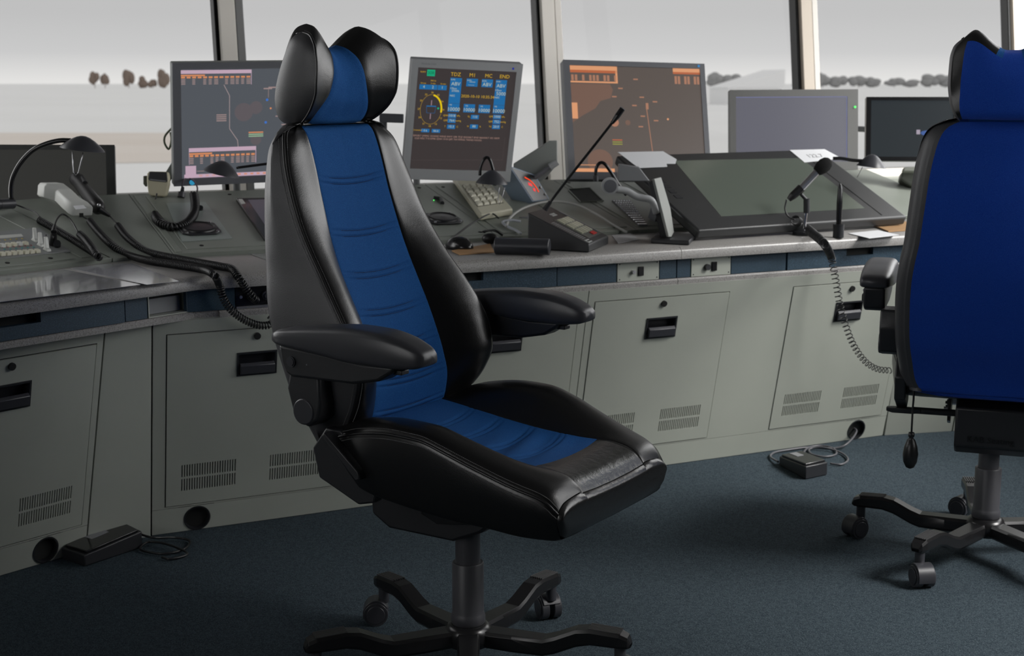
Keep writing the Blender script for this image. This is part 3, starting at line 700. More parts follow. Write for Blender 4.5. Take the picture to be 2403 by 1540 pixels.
    obj('headrest_wing', quads(lambda i, l, u: not rear(i, l, u) and not ctr(i, l, u) and l > 0), LEATHER, t, smooth='all', **K)
    obj('headrest_wing', quads(lambda i, l, u: not rear(i, l, u) and not ctr(i, l, u) and l < 0), LEATHER, t, smooth='all', **K)
    for sd in (1, -1):    # end caps and piping of the wings
        r0 = rings_[-1] if sd > 0 else rings_[0]; rows = []
        for i_ in range(0, NV + 1):
            a_, b__ = r0[i_], r0[(2 * NV - i_) % (2 * NV)]; ev = min(1, math.sin(math.pi * i_ / NV) * 1.6) ** .6 if 0 < i_ < NV else 0
            rows.append([a_.lerp(b__, t_) + Vector((0, sd * .008 * ev * (1 - abs(2 * t_ - 1) ** 2.6), 0)) for t_ in [k_ / 14 for k_ in range(15)]])
        mb = MB(); mb.rings(rows, closed=False, cap=False); obj('headrest_end', mb, LEATHER_SIDE, t, smooth='all', **K)
        rg = rings_[-1] if sd > 0 else rings_[0]
        P = [rg[j_] + Vector((.001, .0015 * sd, 0)) for j_ in range(0, NV + 4)]
        mb = MB(); mb.tube(P, .0028, 7); obj('headrest_piping', mb, PIPING, t, smooth='all', **K)
        mb = MB(); rg2 = rings_[-4] if sd > 0 else rings_[3]; P = dense([rg2[j_] + (rg2[j_] - Vector((-.34, rg2[j_].y * .5, 1.22))).normalized() * .0006 for j_ in range(1, NV)], 110)
        for a, c_ in zip(P, P[1:]): mb.tube([a, a.lerp(c_, .5)], .0006, 4)
        obj('stitching', mb, THREAD, t, kind='stuff', **K)
    # seam lines between insert and wings
    mb = MB()
    for sd in (1, -1): mb.tube([Vector((half(z)[3][1] + .0006, half(z)[3][0] * sd, z)) for z in zs[3:]], .0012, 6)
    obj('backrest_seam', mb, PIPING, t, smooth='all', **K)
    # quilt stitch lines across the insert
    mb = MB()
    for rz, _ in ribs:
        for dz in (.006, -.006):
            wi = itp(WI, rz) - .004
            for k in range(46):
                y0 = -wi + 2 * wi * k / 46; y1 = y0 + 2 * wi / 46 * .6
                P = []
                for y in (y0, y1):
                    z = rz + dz - .010 * (1 - (y / wi) ** 2); P.append(Vector((itp(FB, z) - .0068 + .003 * (abs(y) / wi) ** 2, y, z)))
                mb.tube(P, .0006, 4)
    obj('quilt_stitching', mb, mat('navy_thread', (.01, .03, .1), .7), t, kind='stuff', **K)
    # --- seat
    ZC_ = [(-.21, .545), (-.15, .538), (-.05, .522), (.05, .508), (.12, .502), (.2, .500), (.26, .501), (.29, .498), (.312, .492), (.328, .483), (.338, .473), (.344, .464), (.355, .44)]
    ZB_ = [(-.21, .535), (-.15, .552), (-.08, .572), (.0, .581), (.06, .579), (.12, .563), (.18, .541), (.24, .520), (.275, .509), (.305, .500), (.325, .490), (.338, .476), (.344, .465), (.355, .44)]
    WS = [(-.21, .205), (-.15, .228), (-.05, .246), (.05, .25), (.12, .248), (.2, .238), (.27, .228), (.31, .219), (.335, .211), (.350, .202), (.355, .196)]
    ZL = [(-.21, .47), (-.15, .445), (-.05, .425), (.05, .415), (.2, .402), (.28, .394), (.33, .393), (.345, .398), (.355, .408)]
    fsx = [-.21 + .553 * (1 - math.cos(math.pi * i / 70)) / 2 for i in range(71)]
    WIS = [(-.21, .112), (-.1, .125), (.05, .13), (.2, .125), (.36, .12)]
    def shalf(f):
        zc, zb, w_, zl, wi = itp(ZC_, f), itp(ZB_, f), itp(WS, f), itp(ZL, f), itp(WIS, f)
        zm = (zb + zl) / 2; q = min(1, (zb - zl) / .085); e3, e14, e22, e32 = .003 * q, .014 * q, .022 * q, .032 * q
        return [(0, zc - .001), (wi * .55, zc), (wi - .003, zc + .003), (wi, zc + .002), (wi + .004, zc + .006), (wi + (w_ - wi) * .35, zc + (zb - zc) * .75 + .004), (wi + (w_ - wi) * .65, zb + .001), (w_ - .016, zb - e3), (w_ - .003, zb - e14),
                (w_ + .001, zb - e22), (w_ + .004, zb - e32), (w_ + .004, zm), (w_ - .006, zl + .012 * q), (w_ - .022, zl), (w_ * .5, zl - .002), (0, zl - .003)]
    def sstrip(k0, k1, side, sub=3, fs_=fsx):
        rs = []
        for f in fs_:
            pts = [Vector((f, p[0] * side, p[1])) for p in shalf(f)]; seg = []
            for k in range(k0, k1):
                p0 = pts[max(k - 1, 0)]; p3 = pts[min(k + 2, len(pts) - 1)]
                for j in range(sub): seg.append(cat(p0, pts[k], pts[k + 1], p3, j / sub))
            seg.append(pts[k1]); rs.append(seg)
        return rs
    def centre(fs_):
        L1 = sstrip(0, 3, 1, 6, fs_); L2 = sstrip(0, 3, -1, 6, fs_); return [list(reversed(a[1:])) + b for a, b in zip(L2, L1)]
    fi = [-.2 + .435 * i / 130 for i in range(131)]
    rs = centre(fi)
    def sgro(f, y):
        g_ = 0
        for rf, bow in ((-.075, .02), (.0, .02), (.075, .02), (.15, .02)):
            x = f - rf - bow * (1 - (y / .13) ** 2); g_ += math.exp(-((x - .006) / .0028) ** 2) + math.exp(-((x + .006) / .0028) ** 2)
        # soft wrinkles across the front half
        wv = .0035 * math.sin((f * 1.0 + y * .25) * 95 + 2) * math.exp(-((f - .13) / .07) ** 2) * (1 - (y / .13) ** 2)
        return -.004 * g_ * (1 - (y / .135) ** 4) + wv
    front = lambda y: .236 + .0 * y
    rs = [[Vector((p.x + (.012 * (1 - (p.y / .13) ** 2) * max(0, (p.x) / .235)), p.y, p.z + sgro(p.x, p.y))) for p in row] for row in rs]
    mb = MB(); mb.rings(rs, closed=False, cap=False); obj('seat_insert', mb, FABRIC, t, smooth='all', **K)
    fi2 = [.235 + .108 * math.sin(math.pi / 2 * i / 40) for i in range(41)]
    rs = centre(fi2); rs = [[Vector((p.x + .012 * (1 - (p.y / .13) ** 2) * max(0, 1 - (p.x - .235) / .1), p.y, p.z)) for p in row] for row in rs]
    mb = MB(); mb.rings(rs, closed=False, cap=False); obj('seat_front_panel', mb, mat('creased_leather', (.010, .010, .010), .27, bump=((400, .15), (70, .32), (16, .35)), spec=.85), t, smooth='all', **K)
    for sd in (1, -1):
        mb = MB(); mb.rings(sstrip(3, 9, sd), closed=False, cap=False); obj('seat_bolster', mb, LEATHER, t, smooth='all', **K)
        mb = MB(); mb.rings(sstrip(9, 13, sd), closed=False, cap=False); obj('seat_side', mb, LEATHER, t, smooth='all', **K)
        P = [Vector((f, shalf(f)[9][0] * sd, shalf(f)[9][1])) for f in fsx[4:]]
        mb = MB(); mb.tube(P, .003, 8); pp = obj('seat_piping', mb, PIPING, t, smooth='all', **K)
        mb = MB()
        for kk, off in ((8, .0012), (10, .0)):
            P = dense([Vector((f, (shalf(f)[kk][0] + .0006) * sd, shalf(f)[kk][1] + off)).lerp(Vector((f, shalf(f)[9][0] * sd, shalf(f)[9][1])), .12 if kk == 10 else 0) for f in fsx[6:]], 210)
            for a, c in zip(P, P[1:]): mb.tube([a, a.lerp(c, .62)], .0008, 4)
        obj('stitching', mb, THREAD, pp, kind='stuff', **K)
    mb = MB(); a1_, a2_ = sstrip(13, 15, 1, 2), sstrip(13, 15, -1, 2); mb.rings([r1[:-1] + list(reversed(r2)) for r1, r2 in zip(a1_, a2_)], closed=False, cap=False); obj('seat_underside', mb, PLASTIC, t, smooth='all', **K)
    for f in (fsx[0], fsx[-1]):
        mb = MB()
        h = shalf(f); rg = [Vector((f, p[0], p[1])) for p in h] + [Vector((f, -p[0], p[1])) for p in reversed(h[1:-1])]; c = sum(rg, Vector()) / len(rg); sg = 1 if f > 0 else -1
        rr_ = [(1 - .88 * (math.cos(R(42)) - math.cos(R(a_))), .034 * (math.sin(R(a_)) - math.sin(R(42)))) for a_ in range(42, 91, 6)] + [(.2, .0115), (.02, .0116)]
        mb.rings([[Vector((p.x + sg * o_, p.y * (1 - .05 * (1 - k_)), c.z + (p.z - c.z) * k_)) for p in rg] for k_, o_ in rr_])
        obj('seat_end', mb, LEATHER if f < 0 else MATS['creased_leather'], t, smooth='all', **K)
    # --- under-seat mechanism
    mb = MB(); mb.prism([(-.19, .43), (-.185, .33), (-.14, .305), (.02, .305), (.09, .335), (.14, .38), (.14, .415), (-.1, .44)], -.085, .085, 'y'); hs = obj('mechanism_housing', mb, PLASTIC, t, bevel=.006, **K)
    X = Matrix.Translation((-.1925, 0, .352)) @ Matrix.Rotation(R(-90), 4, 'Z') @ Matrix.Rotation(R(90), 4, 'X')
    tm = text_mb([('KAB Seating', .022, X)]); obj('embossed_lettering', tm, mat('emboss_dark', (.004, .004, .004), .3), hs, **K)
    for sd in (1, -1):
        mb = MB(); mb.prism([(-.215, .50), (-.20, .44), (-.10, .40), (-.06, .41), (-.05, .45), (-.14, .545), (-.18, .545)], sd * .205, sd * .232, 'y'); obj('side_bracket', mb, PLASTIC, t, bevel=.004, **K)
        mb = MB(); mb.prism([(-.02, .425), (-.04, .36), (.0, .345), (.10, .36), (.13, .39), (.12, .42)], sd * .10, sd * .108, 'y'); pl = obj('side_plate', mb, BASEB, t, bevel=.001, **K)
        for x, z in ((-.005, .385), (.098, .378)):
            mb = MB(); mb.cyl((x, sd * .108, z), (x, sd * .114, z), .009, 16); mb.cyl((x, sd * .114, z), (x, sd * .118, z), .004, 6); obj('bolt', mb, STEEL if x < 0 else TUBE, pl, smooth=True, **K)
        mb = MB(); mb.prism([(.125, .37), (.145, .362), (.15, .375), (.135, .392), (.12, .386)], sd * .09, sd * .112, 'y'); mb.cyl((.135, sd * .112, .375), (.16, sd * .112, .368), .004, 8); obj('spring_clip', mb, STEEL, pl, bevel=.001, **K)
    # tilt lever: near side (occupant's right)
    mb = MB(); mb.prism([(-.165, .537), (-.158, .545), (-.075, .478), (-.07, .462), (-.082, .458)], -.262, -.236, 'y'); obj('tilt_lever', mb, PLASTIC, t, bevel=.003, **K)
    # height lever with paddle on the left
    mb = MB(); mb.tube([(-.10, .07, .395), (-.11, .15, .397), (-.115, .19, .398)], .009, 10); mb.rings([[Vector((-.115 + a, y, .398 + c)) for a, c in ((-.01 * k_, -.006 * k_), (.012 * k_, -.006 * k_), (.014 * k_, .004), (-.012 * k_, .006))] for y, k_ in ((.17, .8), (.19, 1.3), (.24, 1.3), (.255, .8))]); obj('height_lever', mb, PLASTIC, t, bevel=.002, **K)
    mb = MB(); mb.tube(dense([(-.20, .19, .50), (-.205, .185, .46), (-.20, .186, .42), (-.203, .186, .385), (-.203, .186, .36)], 20), .0025, 8); pb = obj('pump_tube', mb, RUBBER, t, smooth='all', **K)
    mb = MB(); X = Matrix.Translation((-.203, .186, 0)); mb.lathe([(.002, .362), (.007, .361), (.008, .352), (.005, .347), (.010, .342), (.016, .325), (.019, .306), (.017, .286), (.010, .272), (.002, .268)], 18, X); obj('pump_bulb', mb, RUBBER, pb, smooth='all', **K)
    # --- column
    mb = MB(); mb.lathe([(.026, .21), (.026, .335)], 36); obj('gas_column', mb, TUBE, t, smooth=True, **K)
    mb = MB(); mb.lathe([(.0265, .235), (.0315, .2355), (.033, .233), (.033, .128), (.0345, .124), (.0362, .118), (.0362, .106), (.033, .101), (.03, .1)], 40); obj('column_sleeve', mb, TUBE, t, smooth=True, **K)
    # --- armrests
    for sd in (1, -1):
        TT = [(-.235, .749), (-.2, .755), (-.12, .765), (-.04, .771), (.02, .769), (.07, .760), (.105, .747), (.122, .740)]
        BT = [(-.235, .722), (-.12, .712), (-.04, .704), (.05, .703), (.10, .707), (.122, .711)]
        HW = [(-.235, .033), (-.2, .037), (-.1, .040), (0, .041), (.05, .039), (.09, .034), (.112, .029), (.122, .024)]
        rs = []
        for i in range(41):
            f = -.235 + .357 * i / 40; zt_, zb_, hw = itp(TT, f), itp(BT, f), itp(HW, f); row = []
            k_ = [.72, .93, 1][min(i, 2, 40 - i)]; hw *= [.88, .97, 1][min(i, 2, 40 - i)]
            for j in range(28):
                u = 2 * math.pi * j / 28; c, s_ = math.cos(u), math.sin(u); ex = .36
                y = math.copysign(abs(c) ** ex, c) * hw * (1 - .16 * max(0, s_)); z = (zt_ + zb_) / 2 + math.copysign(abs(s_) ** ex, s_) * (zt_ - zb_) / 2 * k_
                row.append(Vector((f, sd * .29 + y, z)))
            rs.append(row)
        mb = MB(); mb.rings(rs); obj('armrest_pad', mb, PLASTIC_S, t, smooth='all', **K)
        mb = MB(); mb.prism([(-.222, .722), (-.215, .685), (-.205, .668), (-.19, .661), (-.04, .664), (.02, .676), (.05, .694), (.06, .708), (-.02, .706), (-.10, .714)], sd * .290 - .026, sd * .290 + .026, 'y'); br = obj('armrest_bracket', mb, PLASTIC, t, bevel=.006, seg=3, **K)
        mb = MB(); yo = sd * .29 + sd * .026; mb.cyl((-.188, yo - sd * .002, .692), (-.188, yo + sd * .0035, .692), .0105, 24); mb.cyl((-.188, yo, .692), (-.188, yo + sd * .005, .692), .008, 24); obj('pivot_cap', mb, PLASTIC_S, br, smooth=True, **K)
        mb = MB(); mb.cyl((-.215, yo - sd * .002, .714), (-.215, yo + sd * .001, .714), .0022, 8); obj('rivet', mb, STEEL, br, **K); mb = MB(); mb.cyl((-.15, yo - sd * .002, .69), (-.15, yo + sd * .001, .69), .0016, 8); obj('rivet', mb, STEEL, br, **K)
        mb = MB(); mb.b2((.03, sd * .29 - .012, .690), (.065, sd * .29 + .012, .699)); obj('adjuster', mb, PLASTIC, br, bevel=.002, **K)
        mb = MB(); mb.prism([(-.232, .67), (-.243, .625), (-.225, .565), (-.19, .552), (-.165, .57), (-.158, .60), (-.16, .67)], sd * .215, sd * .272, 'y'); ht = obj('armrest_upright', mb, PLASTIC, t, bevel=.006, seg=3, **K)
        mb = MB(); mb.cyl((-.2, sd * .255, .583), (-.2, sd * .2745, .583), .0265, 28); obj('upright_boss', mb, PLASTIC_S, ht, bevel=.003, **K)
    # --- five-star base
    mb = MB(); mb.lathe([(.030, .052), (.044, .056), (.05, .07), (.05, .088), (.044, .098), (.036, .103), (.03, .102)], 40); bs = obj('star_base', mb, BASEB, t, smooth=True, edge=60, **K)
    prof = [(.035, .093, .058, .024), (.10, .091, .054, .0225), (.165, .089, .053, .021), (.19, .097, .060, .0205), (.235, .117, .080, .0195), (.265, .121, .087, .0195), (.325, .117, .086, .0195), (.342, .110, .086, .016), (.348, .098, .088, .010)]
    arm = None
    for k in range(5):
        A_ = Matrix.Rotation(2 * math.pi * k / 5, 4, 'Z')
        if arm is None:
            mb = MB(); rs = []
            for r_, zt_, zb_, hw in prof:
                rs.append([Vector((r_, a * hw, z)) for a, z in ((-.82, zt_), (.82, zt_), (1, zt_ - .007), (1.0, zb_ + .006), (.8, zb_), (-.8, zb_), (-1.0, zb_ + .006), (-1, zt_ - .007))])
            mb.rings(rs); arm = obj('base_arm', mb, BASEB, bs, bevel=.0035, edge=10, **K); arm.parent = bs
            mb = MB()
            for q in range(6): 
                y = -.0145 + q * .0058; mb.rings([[Vector((r_, y + dy, z + dz)) for dy, dz in ((-.0019, 0), (.0019, 0), (.0015, .0022), (-.0015, .0022))] for r_, z in ((.262, .1212), (.328, .1172))])
            tr = obj('grip_tread', mb, GRIP, bs, **K)
            mb = MB(); mb.lathe([(.012, .05), (.012, .088)], 16, Matrix.Translation((.325, 0, 0)))
            X = Matrix.Translation((.325, 0, 0)) @ Matrix.Rotation(R(55), 4, 'Z') @ Matrix.Translation((.018, 0, 0))
            for sg in (-1, 1):
                mb.cyl(X @ Vector((0, sg * .006, .0275)), X @ Vector((0, sg * .024, .0275)), .0275, 28)
                mb.cyl(X @ Vector((0, sg * .024, .0275)), X @ Vector((0, sg * .0265, .0275)), .021, 24)
            hood = []
            for y in (-.007, .007): pass
            for i in range(13):
                a = R(-20 + 175 * i / 12); hood.append((.030 * math.cos(a), .0275 + .033 * math.sin(a)))
            hood += [(-.012, .04), (.012, .035)]
            mb.prism(hood, -.0215, .0215, 'y', X)
            cs = obj('castor', mb, PLASTIC_S, bs, smooth=True, edge=35, bevel=.002, **K)
        else:
            for src in (arm, tr, cs):
                c = src.copy(); COL.objects.link(c); c.matrix_local = A_ if src is not cs else A_
                if src is cs: c.rotation_euler = (0, 0, 2 * math.pi * k / 5)
    return t
def place(t, x, y, yaw, base_deg):
    t.location = (x, y, 0); t.rotation_euler = (0, 0, R(yaw))
    for c in t.children:
        if c.name.startswith('star_base'): c.rotation_euler = (0, 0, R(base_deg - yaw))
def dup(root, label):
    r = root.copy(); COL.objects.link(r); r['label'] = label
    for ch in list(root.children):
        c = ch.copy(); COL.objects.link(c); c.parent = r
        for g_ in list(ch.children):
            d = g_.copy(); COL.objects.link(d); d.parent = c
    return r
ch1 = make_chair('black leather and blue fabric swivel chair with winged headrest, empty in the foreground')
place(ch1, -.092, 2.835, -33, 56)
ch2 = dup(ch1, 'blue-backed swivel chair seen from behind at the right edge')
place(ch2, 1.235, 3.57, 71, 152)
#@@OBJECTS@@
# ------------------------------------------------------------------ monitors
def mon_matrix(x, y, z, yaw, tilt, roll=0):
    return Matrix.Translation((x, y, z)) @ Matrix.Rotation(yaw, 4, 'Z') @ Matrix.Rotation(-tilt, 4, 'X') @ Matrix.Rotation(-roll, 4, 'Y')
class Screen:
    def __init__(s, X, x0, x1, z0, z1, par): s.X, s.x0, s.x1, s.z0, s.z1, s.par = X, x0, x1, z0, z1, par; s.r = {}; s.t = {}
    def P(s, u, v, d=0): return s.X @ Vector((s.x0 + (s.x1 - s.x0) * u, -.0012 - d, s.z1 + (s.z0 - s.z1) * v))
    def rect(s, u0, v0, u1, v1, m, d=.0002):
        mb = s.r.setdefault(m.name, (MB(), m))[0]; mb.add([s.P(u0, v1, d), s.P(u1, v1, d), s.P(u1, v0, d), s.P(u0, v0, d)], [(0, 1, 2, 3)])
    def line(s, pts, wd, m, d=.0003):
        asp = (s.x1 - s.x0) / (s.z1 - s.z0); mb = s.r.setdefault(m.name, (MB(), m))[0]
        for (a, b), (c, e) in zip(pts, pts[1:]):
            dx, dy = (c - a) * asp, e - b; l = math.hypot(dx, dy) or 1; nx, ny = -dy / l * wd / asp, dx / l * wd
            mb.add([s.P(a + nx, b + ny, d), s.P(c + nx, e + ny, d), s.P(c - nx, e - ny, d), s.P(a - nx, b - ny, d)], [(0, 1, 2, 3)])
    def text(s, st, u, v, size, m, d=.0005):
        c = s.P(u, v, d); s.t.setdefault(m.name, ([], m))[0].append((st, size, Matrix.Translation(c) @ s.X.to_3x3().to_4x4() @ Matrix.Rotation(R(90), 4, 'X')))
    def disc(s, u, v, r, m, d=.0001, ru=None):
        asp = (s.x1 - s.x0) / (s.z1 - s.z0); mb = s.r.setdefault(m.name, (MB(), m))[0]
        mb.add([s.P(u + (ru or r / asp) * math.cos(2 * math.pi * k / 28), v + r * math.sin(2 * math.pi * k / 28), d) for k in range(28)], [tuple(range(28))])
    def done(s):
        for mb, m in s.r.values(): obj('screen_graphics', mb, m, s.par, kind='stuff')
        for it, m in s.t.values(): obj('screen_lettering', text_mb(it), m, s.par, kind='stuff')
def monitor(label, x, y, z, yaw, tilt, roll, w_, h_, bz, frame, scr, thick=.05, proud=.006, sides=None, group=None):
    X = mon_matrix(x, y, z, yaw, tilt, roll); l, r, t_, b_ = bz
    t = thing('monitor', label, 'monitor', X @ Vector((0, 0, -h_ / 2)), 0, group)
    b = MB(); b.b2((-w_ / 2, .002, -h_ / 2), (w_ / 2, thick * .55, h_ / 2), X); b.b2((-w_ * .36, thick * .55, -h_ * .36), (w_ * .36, thick, h_ * .36), X); obj('housing', b, sides or frame, t, bevel=.004)
    b = MB(); holed(b, -w_ / 2, w_ / 2, -h_ / 2, h_ / 2, -proud, .002, [(-w_ / 2 + l, w_ / 2 - r, -h_ / 2 + b_, h_ / 2 - t_)], X); obj('bezel', b, frame, t)
    b = MB(); b.b2((-w_ / 2 + l, -.001, -h_ / 2 + b_), (w_ / 2 - r, .003, h_ / 2 - t_), X); sp = obj('screen', b, scr, t)
    return t, X, Screen(X, -w_ / 2 + l, w_ / 2 - r, -h_ / 2 + b_, h_ / 2 - t_, sp)
def arm(t, X, h_, foot, m=GREYP, r=.012):
    a = X @ Vector((0, .055, 0)); f = Vector(foot); b = MB(); b.cyl(a, (f.x, f.y, a.z), r); b.cyl((f.x, f.y, a.z + .02), f, r); obj('support_arm', b, m, t, smooth=True)
    b = MB(); b.b2((-.05, .045, -.05), (.05, .062, .05), X); obj('mounting_plate', b, m, t, bevel=.002)
SCR_G = emi('radar_glass', (80, 84, 90), 1.0, .3); PINK = emi('pink_window', (196, 168, 186), .9); ORNG = emi('orange_line', (214, 140, 96), .9); DIM = emi('dim_blob', (92, 86, 90), 1)  # screen colours here and below include reflected haze in their glow
PLINE = emi('pale_trace', (158, 142, 142), 1); PTXT = emi('soft_text', (150, 130, 128), 1); GTX = emi('green_text', (140, 170, 140), 1); DTXT = emi('dark_cell', (48, 50, 58), 1); BLU = emi('blue_dot', (60, 110, 190), 1)
def grid_window(S, u0, v0, u1, v1, m_head, m_row, m_col, cols=12):
    S.rect(u0, v0, u1, v0 + (v1 - v0) * .24, m_head); S.rect(u0, v0 + (v1 - v0) * .3, u0 + (u1 - u0) * .34, v0 + (v1 - v0) * .4, m_row)
    n = 13
    for k in range(n):
        a = u0 + (u1 - u0) * (k + .1) / n; S.rect(a, v0 + (v1 - v0) * .42, a + (u1 - u0) * .7 / n, v0 + (v1 - v0) * .54, m_row)
        if k in (1, 3, 7): continue
        for j in range(4):
            vv = v0 + (v1 - v0) * (.60 + j * .10); S.rect(a, vv, a + (u1 - u0) * (.55 + .2 * (k % 3 == 0)) / n, vv + (v1 - v0) * .055, m_col)
    S.line([(u0, v0), (u0, v1)], .0015, m_head); S.line([(u1, v0), (u1, v1)], .0025, m_head)
# radar monitor, left
t, X, S = monitor('grey radar monitor with pink tables, partly behind the leather headrest', -.869, 4.65, 1.087, R(25), -.196, .015, .456, .397, (.026, .026, .020, .024), SLATE, SCR_G, .06, sides=mat('green_grey_plastic', (.19, .205, .20), .4))
arm(t, X, .397, FM.w(FM.l((-.869, 4.65, 0)).x + .02, 4.74, .0 + .001))
grid_window(S, .0, .01, .56, .145, PINK, ORNG, PTXT); grid_window(S, .06, .72, .60, .875, PINK, ORNG, PTXT)
S.line([(.34, .145), (.385, .245), (.385, .55), (.45, .66), (.455, .72)], .0028, PLINE)
S.disc(.50, .40, .085, DIM); S.disc(.60, .36, .06, DIM); S.disc(.60, .66, .05, DIM)
S.line([(.84, .27), (.86, .59)], .0022, PLINE)
for u, v in ((.78, .34), (.79, .40), (.88, .41), (.76, .44), (.80, .47), (.88, .48), (.81, .52)): S.rect(u, v, u + .05, v + .010, PTXT)
for u, v in ((.70, .17), (.66, .18)): S.rect(u, v, u + .07, v + .012, PTXT)
S.line([(.70, .18), (.70, .27)], .002, PTXT)
for j in range(4): S.rect(.28, .415 + j * .018, .36, .425 + j * .018, PTXT)
for j in range(3): S.rect(.54, .585 + j * .018, .66, .596 + j * .018, ORNG if j == 0 else GTX)
S.rect(.03, .885, .115, .995, PINK); S.rect(.02, .965, 1, .998, PINK); S.rect(.12, .935, .18, .94, PTXT)
S.disc(.69, .29, .012, BLU); S.disc(.68, .50, .012, BLU); S.disc(.72, .37, .009, ORNG)
for k in range(16): S.rect(.14 + k * .052, .972, .165 + k * .052, .988, ORNG)
S.done()
b = MB(); c = X @ Vector((-.17, -.0065, -.187)); b.lathe([(.009, 0), (.009, .002)], 16, Matrix.Translation(c) @ X.to_3x3().to_4x4() @ Matrix.Rotation(R(90), 4, 'X')); obj('button', b, emi('cyan_button', (50, 150, 190), .8), t)
b = MB(); p0 = X @ Vector((-.17, .045, -.07)); p1 = ony(378, 440, p0.y + .02); b.rings([[p + Vector((dx, dy, 0)) for dx, dy in ((-.016, 0), (.016, 0), (.016, .012), (-.016, .012))] for p in (p0, p1)]); obj('side_arm', b, mat('arm_grey', (.2, .215, .2), .5), t, bevel=.002)
b = MB(); pc = [ony(404, 300, 4.70), ony(388, 318, 4.70), ony(386, 335, 4.70), ony(396, 350, 4.70), ony(402, 330, 4.70), ony(400, 310, 4.70)]; b.tube(dense(pc, 24), .0035, 8); obj('cable', b, mat('olive_cable', (.12, .14, .08), .5), t, smooth='all')
# weather monitor
SCR_W = emi('weather_glass', (58, 52, 52), 1.0, .3); WB = emi('weather_blue', (28, 102, 158), 1); WY = emi('weather_yellow', (196, 158, 40), 1); WYB = emi('wind_arc_yellow', (225, 195, 0), 1); WG = emi('weather_green', (20, 160, 115), 1)
WW = emi('weather_white', (176, 186, 170), 1); WP = emi('weather_pink_text', (160, 128, 118), 1); WM = emi('mauve_line', (150, 125, 135), 1); WD = emi('frame_line', (84, 74, 74), 1)
t, X, S = monitor('pale-framed weather monitor with yellow wind dial right of the headrest', -.165, 4.75, 1.09, R(15), -.249, -.045, .371, .404, (.022, .019, .026, .036), SILVERP, SCR_W, .06, sides=GREYP)
arm(t, X, .404, FM.w(FM.l((-.165, 4.75, 0)).x + .0, 4.74, .001))
for st, u, v in (('TDZ', .385, .055), ('M1', .555, .055), ('MC', .72, .055), ('END', .885, .055)): S.text(st, u, v, .017, WY)
S.rect(.095, .02, .175, .082, WG); S.text('30R', .135, .052, .015, emi('dark_green_text', (10, 90, 60), 1)); S.text('RWY', .055, .045, .008, WY)
for st, u in (('4', .075), ('2', .165), ('1', .26)): S.rect(u - .045, .165, u + .045, .212, WB); S.text(st, u, .188, .013, WW)
S.text('10 min', .065, .152, .007, WY); S.text('2 min', .165, .152, .007, WY); S.text('10 min', .265, .152, .007, WY); S.text('INS kt', .165, .125, .007, WY)
cx, cy, ru, rv = .165, .405, .108, .145
def ell_pt(a, k=1): return (cx + ru * k * math.sin(a), cy - rv * k * math.cos(a))
for k in range(72):
    S.line([ell_pt(R(k * 5)), ell_pt(R(k * 5 + 3.2))], .0016, WY)
for k in range(22): S.line([ell_pt(R(8 + k * 4.2), .98), ell_pt(R(12.4 + k * 4.2), .98)], .008, WYB)
for k, st in enumerate(('36', '03', '06', '09', '12', '15', '18', '21', '24', '27', '30', '33')): u, v = ell_pt(R(k * 30), 1.14); S.text(st, u, v, .0085, WY)
S.line([(.165, .315), (.165, .365)], .004, WM); S.line([(.165, .445), (.165, .50)], .004, WM); S.rect(.118, .368, .215, .378, WB); S.line([(.118, .378), (.125, .44), (.205, .44), (.213, .378)], .0012, WB); S.disc(.238, .392, .010, WG)
S.text('Crosswind', .045, .612, .0075, WY); S.rect(.085, .597, .168, .632, WB); S.rect(.192, .597, .278, .632, WB); S.text('0.6', .127, .615, .010, WW); S.text('06.6', .235, .615, .010, WW)
def wbox(u0, v0, u1, v1, big, small='RVR'):
    S.rect(u0, v0, u1, v1, WB)
    S.text(small, u0 + .03, v0 + .018, .007, WW)
    if big: S.text(big, (u0 + u1) / 2, v1 - .025, .0165, WW)
wbox(.335, .088, .452, .172, 'ABV', 'RVR1'); S.rect(.335, .174, .452, .335, WB); S.text('CBase', .375, .19, .0085, WW); S.text('3700ft', .395, .215, .010, WW); S.text('NSC', .37, .262, .009, WW)
S.rect(.335, .337, .452, .42, WB); S.text('VIS', .36, .352, .007, WW); S.text('10000', .395, .395, .0175, WW)
wbox(.50, .088, .615, .165, '', 'RVR1'); S.rect(.53, .118, .59, .124, WW); S.rect(.52, .148, .585, .153, WW)
wbox(.655, .088, .77, .165, 'ABV', 'RVR1'); wbox(.80, .088, .915, .172, 'ABV', 'RVR1'); S.rect(.80, .174, .915, .335, WB); S.text('CBase', .835, .19, .0085, WW); S.text('5000', .865, .225, .0165, WW); S.text('NSC', .83, .262, .009, WW)
S.rect(.80, .337, .915, .42, WB); S.text('VIS', .825, .352, .007, WW); S.text('10000', .86, .395, .0175, WW)
wbox(.495, .338, .612, .42, '10000', 'VIS'); wbox(.650, .338, .768, .42, '10000', 'VIS')
S.text('2020-10-10 10:35:34', .63, .262, .0135, WY)
for u, v, a, c, e_ in ((.345, .458, 'QNH', '1018', 'hPa'), (.345, .507, 'QFE', '764', 'mmHg'), (.345, .567, 'T', '10.3', 'C'), (.58, .462, 'TL', '110', ''), (.58, .557, 'H', '88', '%'), (.81, .452, 'QFE', '1000', 'hPa'), (.81, .502, 'QFE', '752', 'mmHg'), (.81, .552, 'Td', '20.0', 'C')):
    S.rect(u, v - .02, u + .082, v + .022, WB); S.text(c, u + .041, v, .0115, WW); S.text(a, u - .022, v, .008, WY)
    if e_: S.text(e_, u + .105, v, .008, WY)
S.text('MET REPORT UMMG 101030Z WIND RWY 30R TDZ 050/04KT END 060/05KT VIS 10KM', .42, .668, .0083, WP); S.text('CLD NSC T10 DP06 QNH 1018 QFE 764 MMHG TREND NOSIG', .37, .694, .0083, WP)
